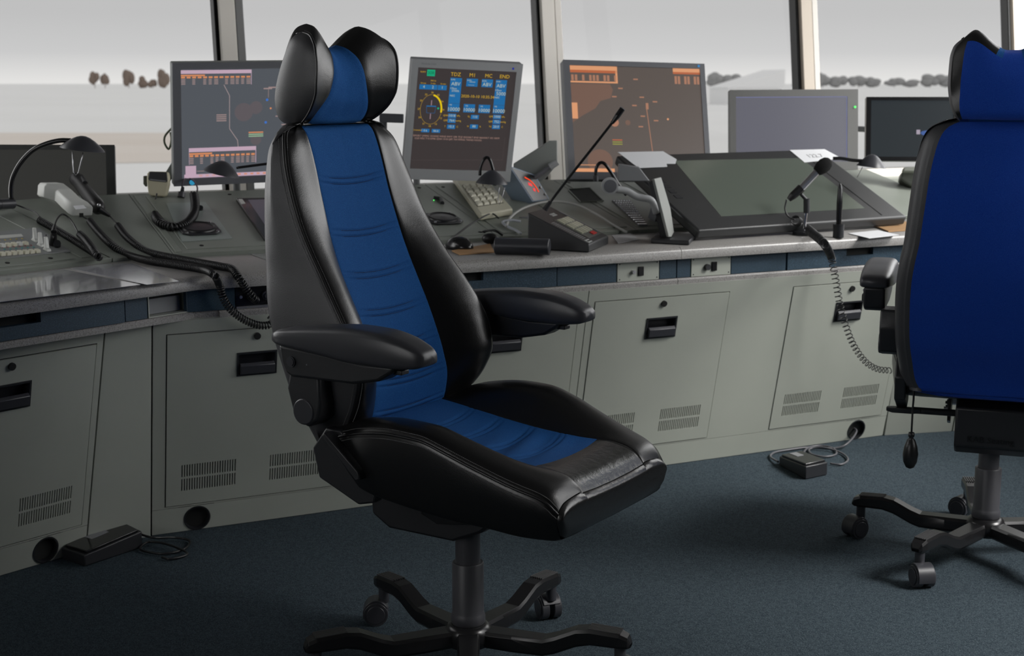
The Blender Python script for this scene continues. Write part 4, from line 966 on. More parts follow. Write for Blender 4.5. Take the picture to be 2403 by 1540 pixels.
S.line([(.0, .915), (.955, .885), (.955, .66)], .0009, WD); S.done()
b = MB(); b.b2((.150, -.0075, .183), (.156, -.0062, .190), X); obj('power_light', b, emi('blue_light', (40, 50, 140), 1), t)
obj('maker_lettering', text_mb([('FlexScan L565', .0085, X @ Matrix.Translation((-.13, -.0068, .189)) @ Matrix.Rotation(R(90), 4, 'X'))]), GREYP, t)
# radar monitor, centre
SCR_O = emi('amber_glass', (88, 79, 74), 1.0, .28); AM = emi('amber_window', (214, 150, 108), 1); AM2 = emi('amber_dark', (176, 96, 60), 1); AM3 = emi('amber_blob', (112, 86, 74), 1); AM4 = emi('amber_trace', (164, 116, 92), 1); AMK = emi('amber_cell', (52, 44, 42), 1)
t, X, S = monitor('large grey radar monitor with brown screen in the middle of the console', .450, 5.148, 1.082, R(15), .277, -.025, .537, .432, (.023, .019, .019, .027), SLATE, SCR_O, .07, sides=GREYP)
arm(t, X, .415, FM.w(FM.l((.45, 5.148, 0)).x, 4.80, .001))
mb_, v_ = [(.0, .17), (.30, .17), (.32, .22), (.30, .30), (.22, .33), (.18, .40), (.08, .47), (0, .54)], None
q = MB(); q.add([S.P(u, v, .00005) for u, v in mb_], [tuple(range(8))]); obj('screen_graphics', q, AM3, S.par)
S.rect(0, .0, .36, .04, AM); S.rect(0, .04, .36, .065, AM2)
for k in range(13):
    if k in (2, 4, 8, 11): continue
    S.rect(.01 + k * .027, .085, .028 + k * .027, .14, AM4)
S.rect(.0, .145, .36, .16, AM); S.rect(.345, .04, .36, .15, AM)
S.rect(.79, .0, 1, .035, AM); S.rect(.79, .035, 1, .055, AM2)
for k in range(8):
    if k in (2, 5): continue
    S.rect(.80 + k * .025, .075, .818 + k * .025, .15, AM4)
S.rect(0, .35, .045, .50, AM)
S.disc(.195, .90, .115, AM3, ru=.095); S.disc(.32, .53, .04, AM4); S.disc(.42, .53, .025, AM3)
for u, v in ((.48, .11), (.52, .28), (.62, .32), (.46, .36), (.52, .46), (.62, .50), (.50, .56), (.31, .28), (.36, .20)): S.rect(u, v, u + .035, v + .012, AM4)
S.line([(.57, .40), (.60, .85)], .0035, AM4); S.rect(.565, .34, .585, .40, AM4); S.disc(.73, .49, .010, AM)
for j in range(3): S.rect(.295, .69 + j * .02, .37, .70 + j * .02, [AM2, emi('olive_text', (140, 140, 60), 1), emi('olive_text', (140, 140, 60), 1)][j])
S.rect(.02, .93, .17, .936, AM); S.rect(.0, .965, .3, .998, AM); S.done()
b = MB(); b.b2((.241, -.0075, .203), (.249, -.0062, .210), X); b2_ = obj('power_light', b, emi('blue_light2', (50, 130, 190), 1), t)
# broad grey monitor support arm between weather and radar monitors
t = thing('articulated_bracket', 'broad grey articulated monitor arm between the weather and brown radar monitors', 'bracket', onsl(1225, 470, XM, 0))
ya = 4.98
b = MB(); pf = [(1205, 385), (1290, 331), (1308, 330), (1308, 385), (1280, 420), (1235, 440), (1205, 430)]
b.rings([[ony(px, py, ya) for px, py in pf], [ony(px, py, ya) + Vector((0, .035, 0)) for px, py in pf]]); obj('arm_plate', b, mat('arm_light_grey', (.27, .285, .27), .45), t, bevel=.003)
b = MB(); b.cyl(ony(1222, 432, ya + .017), onsl(1222, 470, XM, -.01) , .014); obj('post', b, SLATE, t, smooth=True)
b = MB(); b.cyl(ony(1255, 418, ya - .02), ony(1305, 382, ya - .02), .008, 12); obj('gas_strut', b, SLATE, t, smooth=True)
b = MB(); b.cyl(ony(1290, 392, ya - .02), ony(1308, 380, ya - .02), .012, 12); obj('joint', b, SILVERP, t, smooth=True)
t = thing('cross_bracket', 'short grey horizontal bracket bar just right of the leather headrest', 'bracket', ony(915, 290, 4.86))
b = MB(); pf = [(890, 266), (946, 268), (946, 289), (890, 287)]; b.rings([[ony(px, py, 4.86) for px, py in pf], [ony(px, py, 4.86) + Vector((0, .03, 0)) for px, py in pf]]); obj('bar', b, SLATE, t, bevel=.002)
b = MB(); b.cyl(ony(900, 278, 4.875), ony(900, 430, 4.875), .012); obj('post', b, SLATE, t, smooth=True)
# right monitors
t, X, S = monitor('grey monitor with a blank violet-grey screen behind the pen display', 1.083, 5.512, 1.037, R(5), .104, .005, .501, .308, (.023, .042, .027, .032), mat('warm_grey_plastic', (.17, .17, .165), .45), emi('blank_violet', (98, 98, 108), 1, .2), .06)
arm(t, X, .29, FM.w(FM.l((1.083, 5.512, 0)).x, 4.80, .001))
S.rect(0, 0, 1, .008, emi('violet_edge', (120, 124, 170), 1)); S.rect(.995, 0, 1, 1, emi('violet_edge', (120, 124, 170), 1)); S.done()
b = MB(); b.cyl(X @ Vector((.238, -.0065, .086)), X @ Vector((.238, -.009, .086)), .004, 10); obj('power_light', b, LEDG, t)
t, X, S = monitor('black-framed monitor with a dark blank screen left of the blue-backed chair', 1.565, 5.618, 1.037, R(-3.5), .158, 0, .356, .251, (.019, .019, .013, .017), GLOSSB, emi('dark_teal_glass', (40, 46, 50), 1, .2), .05, sides=SILVERP)
arm(t, X, .237, FM.w(FM.l((1.565, 5.618, 0)).x, 4.80, .001))
b = MB(); b.ell((.055, -.0015, -.015), (.022, .0004, .010), 24, 4, X); obj('screen_logo', b, emi('logo_blue', (60, 90, 150), 1), S.par)
S.rect(.555, .52, .60, .60, emi('logo_white', (160, 150, 165), 1), d=.0016); S.done()
z0_ = ony(100, 341, 4.66).z
t, X, S = monitor('dark blank monitor low at the far left behind the desk lamp', -1.565, 4.66, z0_ - .153, R(10), .12, -.010, .52, .31, (.018, .028, .016, .02), mat('dark_bezel', (.06, .062, .06), .5), emi('dark_glass_left', (46, 46, 44), 1, .35), .05)
arm(t, X, .31, (-1.60, 4.86, .001))
# ------------------------------------------------------------------ helpers for things on the decks
def poly_on(X, pxs, h0, h1, name, m, par=None, **k):
    q = [lsl(px, py, X, h1 if k.get('top', True) else 0) for px, py in pxs]; k.pop('top', None)
    b = MB(); b.add([X @ Vector((p.x, p.y, h)) for h in (h0, h1) for p in q], [tuple(range(len(q))), tuple(range(2 * len(q) - 1, len(q) - 1, -1))] + [(i, (i + 1) % len(q), len(q) + (i + 1) % len(q), len(q) + i) for i in range(len(q))])
    return obj(name, b, m, par, **k)
def facebox(pxs, p0, n, depth, name, m, par=None, **k):
    n = Vector(n).normalized(); q = [onpl(px, py, p0, n) for px, py in pxs]; b = MB(); N = len(q)
    b.add(q + [v - n * depth for v in q], [tuple(range(N)), tuple(range(2 * N - 1, N - 1, -1))] + [(i, (i + 1) % N, N + (i + 1) % N, N + i) for i in range(N)])
    return obj(name, b, m, par, **k)
def mloc(v): return (FM.M @ Vector(v)).normalized()
def speaker(label, pxs, plate=None):
    c = [lsl(px, py, XM, .012) for px, py in pxs]; x0, x1 = min(p.x for p in c), max(p.x for p in c); y0, y1 = min(p.y for p in c), max(p.y for p in c)
    cx, cy = (x0 + x1) / 2, (y0 + y1) / 2; a = min(x1 - x0, y1 - y0) / 2
    t = thing('round_speaker', label, 'speaker', XM @ Vector((cx, cy, 0)))
    if plate:
        poly_on(XM, plate, .0025, .0042, 'mounting_plate', PLATE, t)
    ch = a * .32; hh = .0045
    b = MB(); b.prism([(cx - a, cy - a + ch), (cx - a + ch, cy - a), (cx + a - ch, cy - a), (cx + a, cy - a + ch), (cx + a, cy + a - ch), (cx + a - ch, cy + a), (cx - a + ch, cy + a), (cx - a, cy + a - ch)], hh, hh + .006, 'z', XM); obj('flange', b, PLASTIC, t, bevel=.002)
    b = MB(); b.lathe([(a * .90, hh + .006), (a * .88, hh + .010), (a * .80, hh + .012), (a * .74, hh + .009), (.002, hh + .0115)], 36, XM @ Matrix.Translation((cx, cy, 0))); obj('speaker_cone', b, RUBBER, t, smooth=True)
    for i in (-1, 1):
        for j in (-1, 1):
            b = MB(); b.lathe([(.0045, hh + .006), (.0045, hh + .0085), (.002, hh + .0095)], 12, XM @ Matrix.Translation((cx + i * a * .78, cy + j * a * .78, 0))); obj('screw', b, CHROME, t, smooth=True)
speaker('round black speaker on a pale plate below the cream hand microphone', [(423, 539), (523, 544), (449, 556), (466, 512)], [(390, 477), (482, 474), (545, 559), (427, 567)])
speaker('round black speaker in the deck left of the beige keyboard', [(1003, 500), (1026, 531), (1097, 523), (1040, 490)])
# small flat screen set into the deck at the chair's left shoulder
t = thing('flat_display', 'small black-framed flat display set in the deck left of the leather chair', 'screen', onsl(600, 510, XM))
poly_on(XM, [(554, 465), (700, 462), (765, 553), (620, 558)], .002, .014, 'frame', GLOSSB, t, bevel=.002)
poly_on(XM, [(582, 469), (690, 466), (742, 543), (635, 547)], .0142, .0146, 'screen', emi('dim_violet', (54, 52, 60), 1, .3), t)
poly_on(XM, [(559, 467), (568, 467), (576, 477), (566, 478)], .0142, .0152, 'tag', WHITEP, t)
# ------------------------------------------------------------------ beige numeric keyboard
t = thing('keypad', 'beige numeric keypad leaning on the deck under the weather monitor', 'keyboard', onsl(1130, 470, XM))
kq = [(1062, 411), (1132, 407), (1204, 490), (1128, 503)]; hk = .026
kb_ = poly_on(XM, kq, .003, hk, 'case', BEIGE, t, bevel=.005)
c4_ = [lsl(px, py, XM, hk) for px, py in kq]
kbed = mat('key_bed', (.16, .15, .11), .6)
def kpt(u, v): return c4_[0].lerp(c4_[1], u).lerp(c4_[3].lerp(c4_[2], u), v)
b = MB(); b.rings([[XM @ Vector((kpt(u, v).x, kpt(u, v).y, z)) for u, v in ((.06, .285), (.87, .285), (.87, .835), (.06, .835))] for z in (hk, hk + .0008)]); obj('key_bed', b, kbed, t)
for j, v in enumerate((.10, .34, .45, .56, .67, .78)):
    for i, u in enumerate((.16, .36, .56, .76)):
        a = kpt(u, v); ux = (kpt(1, .5) - kpt(0, .5)) * .088; uy = (kpt(.5, 1) - kpt(.5, 0)) * -.043
        b = MB(); rs = [[XM @ Vector((a.x + ux.x * i_ * k_ + uy.x * j_ * k_, a.y + ux.y * i_ * k_ + uy.y * j_ * k_, z)) for i_, j_ in ((-1, -1), (1, -1), (1, 1), (-1, 1))] for z, k_ in ((hk, 1), (hk + .008, .78))]
        b.rings(rs); obj('key', b, CREAM, t, bevel=.0008)
# ------------------------------------------------------------------ red-dial display unit
n_ = mloc((.42, -.80, .40)); p0 = onsl(1252, 474, XM, .008)
t = thing('dial_unit', 'blue-grey box with a glowing red dial between keypad and microphone station', 'instrument', p0)
facebox([(1194, 388), (1256, 410), (1291, 469), (1250, 474)], p0, n_, .07, 'case', BLUEG, t, bevel=.002)
facebox([(1200, 393), (1254, 412), (1287, 467), (1252, 471)], p0 + n_ * .0012, n_, .001, 'front', GLOSSB, t)
rd = emi('dial_red', (232, 62, 20), 1.2); rs_ = emi('segment_red', (220, 20, 30), 1.2); b = MB(); P = dense([onpl(px, py, p0 + n_ * .0016, n_) for px, py in ((1231, 416), (1244, 424), (1256, 437), (1264, 451))], 16); b.tube(P, .0022, 6); obj('dial_arc', b, rd, t)
for pxs in ([(1239, 428), (1247, 431), (1250, 438), (1241, 435)], [(1251, 441), (1256, 443), (1257, 450), (1252, 447)]): facebox(pxs, p0 + n_ * .0018, n_, .0006, 'digit', rs_, t)
for px, py in ((1268, 440), (1279, 456)): b = MB(); c = onpl(px, py, p0 + n_ * .001, n_); b.cyl(c, c + n_ * .004, .0045, 12); obj('knob', b, SILVERP, t, smooth=True)
# ------------------------------------------------------------------ paging microphone station
ZW = .7262
FL, BLp, FRp = onz(1382, 593, ZW), onz(1238, 584, ZW), onz(1428, 573, ZW); BRp = BLp + (FRp - FL)
hF = ony(1379, 573, FL.y).z; hB = ony(1241, 499, BLp.y).z; up = Vector((0, 0, 1))
t = thing('microphone_station', 'black wedge-shaped microphone station with key rows and long gooseneck', 'intercom', (FL + BRp) / 2)
b = MB(); S0 = [BLp, FL, FL + (FL - BLp) * .0 + up * (hF - ZW), BLp + up * (hB - ZW)]; S1 = [BRp, FRp, FRp + up * (hF - ZW), BRp + up * (hB - ZW)]
b.rings([S0, S1]); obj('body', b, mat('station_black', (.035, .036, .038), .42), t, bevel=.004)
TL_, TR_, BR_, BL_ = S0[3], S1[3], S1[2], S0[2]; Nt = (BL_ - TL_).cross(TR_ - TL_).normalized(); Nt = Nt if Nt.z > 0 else -Nt
def tp(u, v, h=0): return TL_.lerp(TR_, u).lerp(BL_.lerp(BR_, u), v) + Nt * h     # u across, v from back to front
def tbox(u0, u1, v0, v1, h, name, m, **k):
    b = MB(); b.rings([[tp(u0, v0, z), tp(u1, v0, z), tp(u1, v1, z), tp(u0, v1, z)] for z in (0, h)]); return obj(name, b, m, t, **k)
tbox(.30, .97, .32, .90, .0008, 'key_field', mat('field_grey', (.09, .095, .09), .4)); 
OK1, OK2 = mat('olive_key', (.40, .41, .31), .45), mat('olive_key_pale', (.52, .52, .42), .45)
for r_ in range(3):
    for c_ in range(5): tbox(.34 + c_ * .105, .425 + c_ * .105, .355 + r_ * .15, .355 + r_ * .15 + .118, .0045, 'key', OK1 if c_ < 2 else OK2)
tbox(.62, .80, .80, .865, .0032, 'key', RED); b = MB()
for k in range(16): b.rings([[tp(.07, .36 + k * .033, z), tp(.23, .36 + k * .033, z), tp(.23, .370 + k * .033, z), tp(.07, .370 + k * .033, z)] for z in (.0, .0008)])
obj('speaker_slots', b, GREYP, t, kind='stuff')
EMB = mat('pale_emblem', (.42, .43, .42), .5)
for u0, u1, v0, v1 in ((.06, .09, .90, .985), (.09, .24, .905, .925), (.09, .24, .955, .975)): tbox(u0, u1, v0, v1, .0008, 'emblem', EMB)
for c_ in range(4):
    for r_ in range(2): tbox(.50 + c_ * .055, .54 + c_ * .055, .17 + r_ * .04, .20 + r_ * .04, .0008, 'printed_mark', EMB)
tbox(.93, .97, .18, .84, .002, 'side_rail', GREYP)
yb = tp(.25, .22).y; b = MB(); P = [ony(px, py, yb - .0) for px, py in ((1284, 488), (1292, 474), (1310, 450), (1350, 398), (1400, 335), (1440, 284))]; b.tube(dense(P, 30), .0042, 10); obj('gooseneck', b, GLOSSB, t, smooth='all')
b = MB(); b.cyl(ony(1278, 493, yb), ony(1292, 473, yb), .009, 16, r2=.006); obj('gooseneck_socket', b, PLASTIC, t, smooth=True)
b = MB(); b.cyl(ony(1436, 289, yb), ony(1449, 272, yb), .0058, 14, r2=.0088); b.cyl(ony(1449, 272, yb), ony(1461, 255, yb), .0088, 14); obj('microphone_head', b, GLOSSB, t, smooth=True)
b = MB(); c = ony(1461, 255, yb); d_ = (c - ony(1449, 272, yb)).normalized(); b.cyl(c, c + d_ * .002, .0085, 14); obj('grille', b, GREYP, t)
# black cylinder, mice, board on the worktop
b = MB(); a, c = onz(1162, 577, .7262 + .0245), onz(1290, 580, .7262 + .0245); b.cyl(a, c, .0242, 28); d_ = (c - a).normalized()
cy_ = obj('cylinder_case', b, PLASTIC_S, bevel=.003, smooth=True, label='black cylindrical case lying in front of the microphone station', cat_='case')
b = MB(); b.cyl(c, c + d_ * .0015, .0215, 24); obj('end_cap', b, GREYP, cy_, world=True) if 0 else None
def mouse(label, px, py, sx, sy, sz, deg):
    c = onz(px, py, ZW); t = thing('mouse', label, 'mouse', c, deg); X = Matrix.Translation(c) @ Matrix.Rotation(R(deg), 4, 'Z')
    b = MB(); b.ell((0, 0, .002), (sx, sy, sz), 28, 14, X, zmin=-.1); obj('shell', b, GLOSSB, t, smooth='all')
    b = MB(); b.ell((sx * .45, 0, sz * .82), (sx * .14, .003, .004), 12, 8, X); obj('wheel', b, RUBBER, t, smooth='all'); return t
mouse('black computer mouse just right of the leather chair back', 1078, 584, .055, .034, .036, -50)
t = thing('headset', 'small black headset earpiece lying behind the cylindrical case', 'headset', onz(1155, 562, ZW))
b = MB(); c = onz(1150, 560, ZW + .016); b.ell(c, (.026, .018, .017), 20, 12); obj('earpiece', b, RUBBER, t, smooth='all')
b = MB(); b.tube(dense([onz(1126, 552, ZW + .014), onz(1137, 543, ZW + .025), onz(1160, 541, ZW + .03), onz(1180, 552, ZW + .015)], 16), .004, 8); obj('headband', b, RUBBER, t, smooth='all')
b = MB(); q = [onz(px, py, .7268) for px, py in ((1060, 590), (1150, 574), (1160, 593), (1078, 599))]; b.rings([[v for v in q], [v + up * .003 for v in q]]); obj('brown_board', b, WOOD, label='brown board under the mouse at the worktop front', cat_='board')
# cables on the deck
def cable(label, pts, r, m, n=40): b = MB(); b.tube(dense(pts, n), r, 8); return obj('cable', b, m, smooth='all', label=label, cat_='cable')
WCAB = mat('white_cable', (.45, .45, .43), .5)
cable('white cable arching behind the microphone station', [onsl(px, py, XM, h) for px, py, h in ((1188, 532, .01), (1200, 508, .02), (1235, 486, .03), (1290, 473, .035), (1350, 480, .03), (1400, 503, .02), (1440, 528, .008), (1470, 545, .006))], .0042, WCAB)
cable('second white cable curling under the left side of the microphone station', [onsl(px, py, XM, h) for px, py, h in ((1222, 520, .02), (1200, 517, .02), (1180, 521, .015), (1190, 531, .01), (1210, 540, .008), (1222, 548, .008))], .0045, mat('pale_blue_cable', (.42, .44, .48), .5))
cable('thin black cable running from the mouse to the beige keypad', [onsl(px, py, XM, h) for px, py, h in ((1062, 560, .008), (1100, 530, .01), (1140, 506, .02), (1156, 502, .02), (1170, 512, .015))], .0026, RUBBER)
t = thing('network_plug', 'pale plug on the white cable beside the microphone station', 'plug', onz(1228, 530, .745)); facebox([(1218, 509), (1240, 508), (1240, 530), (1218, 531)], onz(1228, 530, .75), (0, -1, .1), .03, 'plug_body', GREYP, t, bevel=.002)
# perforated metal; chrome studs stand in for light glinting through the holes
t = thing('vent_grating', 'perforated metal grating glinting beside the pen display', 'grating', onsl(1475, 500, XM))
pq = [(1436, 469), (1478, 469), (1520, 528), (1500, 528)]; poly_on(XM, pq, .002, .006, 'grating_frame', SLATE, t)
b = MB(); c4g = [lsl(px, py, XM, .0065) for px, py in pq]
for i in range(7):
    for j in range(12):
        u, v = (i + .5) / 7, (j + .5) / 12; p = c4g[0].lerp(c4g[1], u).lerp(c4g[3].lerp(c4g[2], u), v); b.lathe([(.0028, .006), (.002, .0075)], 8, XM @ Matrix.Translation((p.x, p.y, 0)))
obj('grating_studs', b, CHROME, t, kind='stuff')
for px, py in ((1347, 478), (1351, 481), (1360, 486), (1364, 489), (1384, 509), (1388, 512), (1203, 484), (1207, 489), (1211, 492)): pass
t = thing('connector_tray', 'sunken dark tray in the deck left of the pen display', 'tray', onsl(1390, 460, XM)); poly_on(XM, [(1333, 444), (1385, 441), (1416, 471), (1362, 474)], .0025, .0035, 'tray_floor', DARKIN, t)
b = MB(); q = [lsl(px, py, XM, .0045) for px, py in ((1333, 444), (1385, 441), (1416, 471), (1362, 474))]; P = [XM @ Vector((p.x, p.y, .0045)) for p in q]; b.tube(P + [P[0]], .002, 6); obj('tray_rim', b, PAINT_D, t)
t = thing('connector', 'small black connector with a green light above the square speaker', 'plug', onsl(1035, 472, XM))
b = MB(); b.cyl(onsl(1018, 464, XM, .006), onsl(1034, 466, XM, .006), .006, 12); b.cyl(onsl(1034, 466, XM, .006), onsl(1038, 477, XM, .006), .007, 12); obj('plug_body', b, PLASTIC, t, smooth=True)
b = MB(); b.ell(onsl(1018, 470, XM, .004), (.002, .002, .002), 8, 6); obj('light', b, LEDG, t)
# ------------------------------------------------------------------ pen display
XT = Matrix.Translation((.584, 4.438, .762)) @ Matrix.Rotation(R(30.5), 4, 'Z') @ Matrix.Rotation(R(25), 4, 'X')
t = thing('pen_display', 'large black pen display tilted on the right worktop', 'display tablet', XT @ Vector((.45, 0, -.035)))
b = MB(); b.b2((0, 0, -.034), (.905, .505, 0), XT); obj('body', b, mat('tablet_black', (.030, .031, .032), .38), t, bevel=.008, seg=3)
poly_on(XT, [(1582, 377), (1880, 371), (2030, 489), (1693, 508)], .0002, .0006, 'screen', emi('tablet_glass', (76, 82, 74), .55, .16, base=(.06, .07, .06)), t)
b = MB(); b.b2((.80, .02, .0), (.803, .49, .0012), XT); obj('edge_seam', b, DARKIN, t)
for k in range(4): b = MB(); b.b2((.05, .20 + k * .035, 0), (.075, .222 + k * .035, .0012), XT); obj('side_key', b, PLASTIC, t)
for px, py in ((1458, 383), (1470, 398)): pass
b = MB(); b.b2((.10, .33, -.17), (.14, .37, -.034), XT); b.b2((.76, .33, -.17), (.80, .37, -.034), XT); obj('stand_leg', b, SLATE, t)
t = thing('swivel_bracket', 'silver arm with a round end cap under the left side of the pen display', 'bracket', onsl(1450, 460, XM))
yb2 = 4.42; b = MB(); c = ony(1432, 437, yb2); b.lathe([(.020, 0), (.026, .001), (.026, .03), (.02, .031)], 28, Matrix.Translation(c) @ Matrix.Rotation(R(90), 4, 'X') @ Matrix.Scale(-1, 4, (0, 0, 1)) @ Matrix.Scale(1.0, 4)); obj('end_ring', b, SILVERP, t, smooth=True)
b = MB(); b.cyl(c + Vector((0, -.001, 0)), c + Vector((0, .002, 0)), .020, 24); obj('end_face', b, SLATE, t)
b = MB(); b.tube(dense([ony(1442, 444, yb2 + .03), ony(1470, 448, yb2 + .04), ony(1495, 462, yb2 + .04), ony(1528, 470, yb2 + .04), ony(1540, 500, yb2 + .05)], 20), .011, 12); obj('arm_tube', b, SILVERP, t, smooth='all')
facebox([(1452, 385), (1500, 392), (1525, 425), (1450, 426)], ony(1480, 400, 4.62), (0, -1, .0), .03, 'support_block', GREYP, t, bevel=.003)
# papers
def paper(label, pxs, X, h=.001, m=PAPER): return poly_on(X, pxs, h, h + .0012, 'paper_sheet', m, label=label, cat_='paper')
paper('crumpled white paper on the top left corner of the pen display', [(1450, 357), (1556, 355), (1588, 374), (1585, 384), (1562, 384), (1560, 392), (1497, 393)], XT, .001)
paper('torn white scrap lying on the crumpled paper of the pen display', [(1500, 388), (1562, 377), (1566, 391), (1498, 394)], XT, .0026)
pp = paper('printed white card on the top right of the pen display', [(1853, 352), (1935, 350), (1976, 372), (1888, 381)], XT, .001)
c = onsl(1912, 366, XT, .0025); obj('printing', text_mb([('122.7', .035, Matrix.Translation(c) @ XT.to_3x3().to_4x4())]), INK, pp)
b = MB(); q = [onz(px, py, .727) for px, py in ((2050, 531), (2125, 522), (2150, 540), (2085, 545))]; b.rings([q, [v + up * .004 for v in q]]); obj('brown_board', b, WOOD, label='brown board under the right corner of the pen display', cat_='board')
b = MB(); q = [onz(px, py, .727) for px, py in ((1990, 548), (2060, 541), (2110, 552), (2040, 560))]; b.rings([q, [v + up * .001 for v in q]]); obj('paper_sheet', b, PAPER, label='white paper lying on the worktop near the blue-backed chair', cat_='paper')
b = MB(); q = [onz(px, py, .727) for px, py in ((1436, 553), (1480, 548), (1500, 563), (1450, 572))]; b.rings([q, [v + up * .001 for v in q]]); obj('paper_sheet', b, mat('grey_paper', (.45, .45, .46), .6), label='grey crumpled wrapper on the worktop right of the microphone station', cat_='paper')
# ------------------------------------------------------------------ upright holder
pb_ = onz(1575, 563, ZW); t = thing('document_stand', 'black angled stand holding an upright pale-edged folder', 'stand', pb_)
q = [onz(px, py, ZW) for px, py in ((1527, 571), (1617, 576), (1634, 559), (1545, 553))]; b = MB(); b.rings([q, [v + up * .014 for v in q]]); obj('foot', b, PLASTIC, t, bevel=.003)
nn = mloc((.75, -.62, .12)); p1 = onz(1580, 556, ZW + .012)
facebox([(1536, 420), (1552, 416), (1573, 487), (1582, 545), (1576, 556), (1570, 556)], p1, nn, .008, 'folder', mat('folder_edge', (.34, .35, .33), .5), t, bevel=.002)
nd = (FM.M @ Vector((-.85, -.5, .05))).normalized()
facebox([(1522, 428), (1537, 420), (1573, 557), (1550, 557)], p1 + Vector((-.006, -.006, 0)), (-.15, -1, .15), .028, 'back_board', PLASTIC, t, bevel=.002)
# ------------------------------------------------------------------ desk microphone
c = onz(1886, 551, ZW); t = thing('desk_microphone', 'silver hand microphone with black foam windscreen on a desk stand', 'microphone', c); yc = c.y
b = MB(); b.lathe([(.036, 0), (.037, .004), (.034, .010), (.018, .016), (.010, .020), (.002, .021)], 32, Matrix.Translation(c)); obj('stand_base', b, PLASTIC, t, smooth=True)
b = MB(); b.cyl(c + up * .015, ony(1893, 470, yc), .0065, 16); obj('stand_rod', b, CHROME, t, smooth=True)
b = MB(); b.cyl(ony(1893, 500, yc), ony(1893, 466, yc), .0105, 16); b.cyl(ony(1893, 470, yc), ony(1880, 456, yc), .006, 12); obj('clamp', b, PLASTIC, t, smooth=True)
b = MB(); b.cyl(ony(1880, 443, yc), ony(1920, 400, yc), .0115, 20); obj('microphone_body', b, STEEL, t, smooth=True)
b = MB(); b.cyl(ony(1851, 469, yc), ony(1860, 460, yc), .008, 20, r2=.013); b.cyl(ony(1860, 460, yc), ony(1881, 441, yc), .013, 20, r2=.015); obj('microphone_grip', b, RUBBER, t, smooth=True)
b = MB(); a, d_ = ony(1916, 404, yc), ony(1952, 372, yc); b.lathe([(.014, 0), (.018, .006), (.0225, .020), (.0235, .036), (.019, .050), (.010, .058), (.002, .060)], 24, Matrix.Translation(a) @ (d_ - a).to_track_quat('Z', 'Y').to_matrix().to_4x4()); obj('foam_windscreen', b, FOAM, t, smooth='all')
# its coiled cord down to the blue-backed chair
yy = lambda k: yc - .1 - .18 * k
cp = [(1846, 468, 0), (1842, 490, .05), (1850, 508, .15), (1866, 516, .25)]
P0 = [ony(px, py, yc - .02 - .05 * k) for px, py, k in cp]
b = MB(); b.tube(dense(P0, 20), .0026, 8); t = obj('coiled_cord', b, RUBBER, smooth='all', label='springy black coiled cord hanging from the desk microphone towards the blue-backed chair', cat_='cord')
front = lambda px, py: onpl(px, py, FM.w(0, 3.575, 0), FM.w(0, -1, 0) - FM.w(0, 0, 0))
Pc = [P0[-1], onz(1885, 530, .745), onz(1912, 552, .742), onz(1934, 572, .742)] + [front(px, py) for px, py in ((1950, 602), (1958, 640), (1964, 675), (1972, 720), (1986, 768), (2004, 812), (2030, 848), (2058, 866), (2090, 870))]
b = MB(); b.coil(Pc, lambda u: .0150 - .006 * u, .0017, .0150, 6, 14); obj('coil', b, RUBBER, t, smooth='all')
# pen in holder
c = onz(1967, 557, ZW); t = thing('pen_holder', 'black pen standing upright in a round holder right of the desk microphone', 'pen', c)
b = MB(); b.lathe([(.0175, 0), (.0175, .036), (.0185, .042), (.014, .042), (.013, .03)], 28, Matrix.Translation(c)); obj('cup', b, PLASTIC, t, smooth=True)
b = MB(); X = Matrix.Translation(c + up * .02); b.lathe([(.0075, 0), (.0085, .03), (.0095, .09), (.0075, .135), (.004, .148), (.0015, .153)], 18, X); obj('pen', b, GLOSSB, t, smooth=True)
# ------------------------------------------------------------------ reading lamps with gooseneck
def lamp(label, neck, y, apex, cen, rpx, hpx, tilt, wire=None, rneck=.0055, foot=None):
    base = ony(*neck[0], y) if neck else ony(*cen, y)
    t = thing('desk_lamp', label, 'lamp', foot or base)
    if neck: b = MB(); b.tube(dense([ony(px, py, y) for px, py in neck], 40), rneck, 12); obj('gooseneck', b, GLOSSB, t, smooth='all')
    k = y / FPX * 1.02; r_ = rpx * k; h_ = hpx * k; c = ony(*cen, y)
    X = Matrix.Translation(c) @ Matrix.Rotation(R(tilt), 4, 'Y')
    b = MB(); b.lathe([(r_, 0), (r_ * .93, h_ * .16), (r_ * .75, h_ * .42), (r_ * .5, h_ * .72), (r_ * .3, h_ * .90), (r_ * .12, h_ * .99), (.001, h_)] , 36, X, cap=False); b.lathe([(r_ * .98, .001), (r_ * .72, h_ * .36), (r_ * .3, h_ * .80), (.001, h_ * .9)], 36, X, cap=False); obj('shade', b, PLASTIC_S, t, smooth='all')
    if wire: b = MB(); b.tube([ony(px, py, y) for px, py in wire], .0013, 6); obj('wire_loop', b, STEEL, t, smooth='all')
    return t
lamp('black gooseneck lamp arching over the far-left monitor', [(27, 468), (26, 440), (32, 412), (50, 380), (78, 352), (110, 337), (140, 330), (166, 330)], 3.86, None, (193, 351), 50, 31, 8, [(170, 355), (171, 385), (172, 404), (178, 411), (184, 405), (190, 380), (195, 358)], .0065)
lamp('small black lamp shade in front of the pink-table radar monitor', [(760, 470), (730, 420), (690, 388), (640, 384), (600, 388), (555, 394)], 4.35, None, (519, 408), 41, 30, 14, None, .004)
lamp('small black lamp with bent neck over the beige keypad', [(1126, 412), (1128, 392), (1136, 374), (1144, 370), (1151, 378), (1158, 402)], 4.46, None, (1154, 431), 37, 31, 3, [(1172, 430), (1171, 450), (1168, 468), (1172, 480), (1178, 466), (1184, 440)], .005)
lamp('small black lamp beyond the printed card near the dark right monitor', [(1955, 372), (1975, 372), (2000, 376), (2028, 378)], 4.95, None, (2044, 392), 33, 29, 6, [(2024, 392), (2018, 404), (2012, 416)], .006)
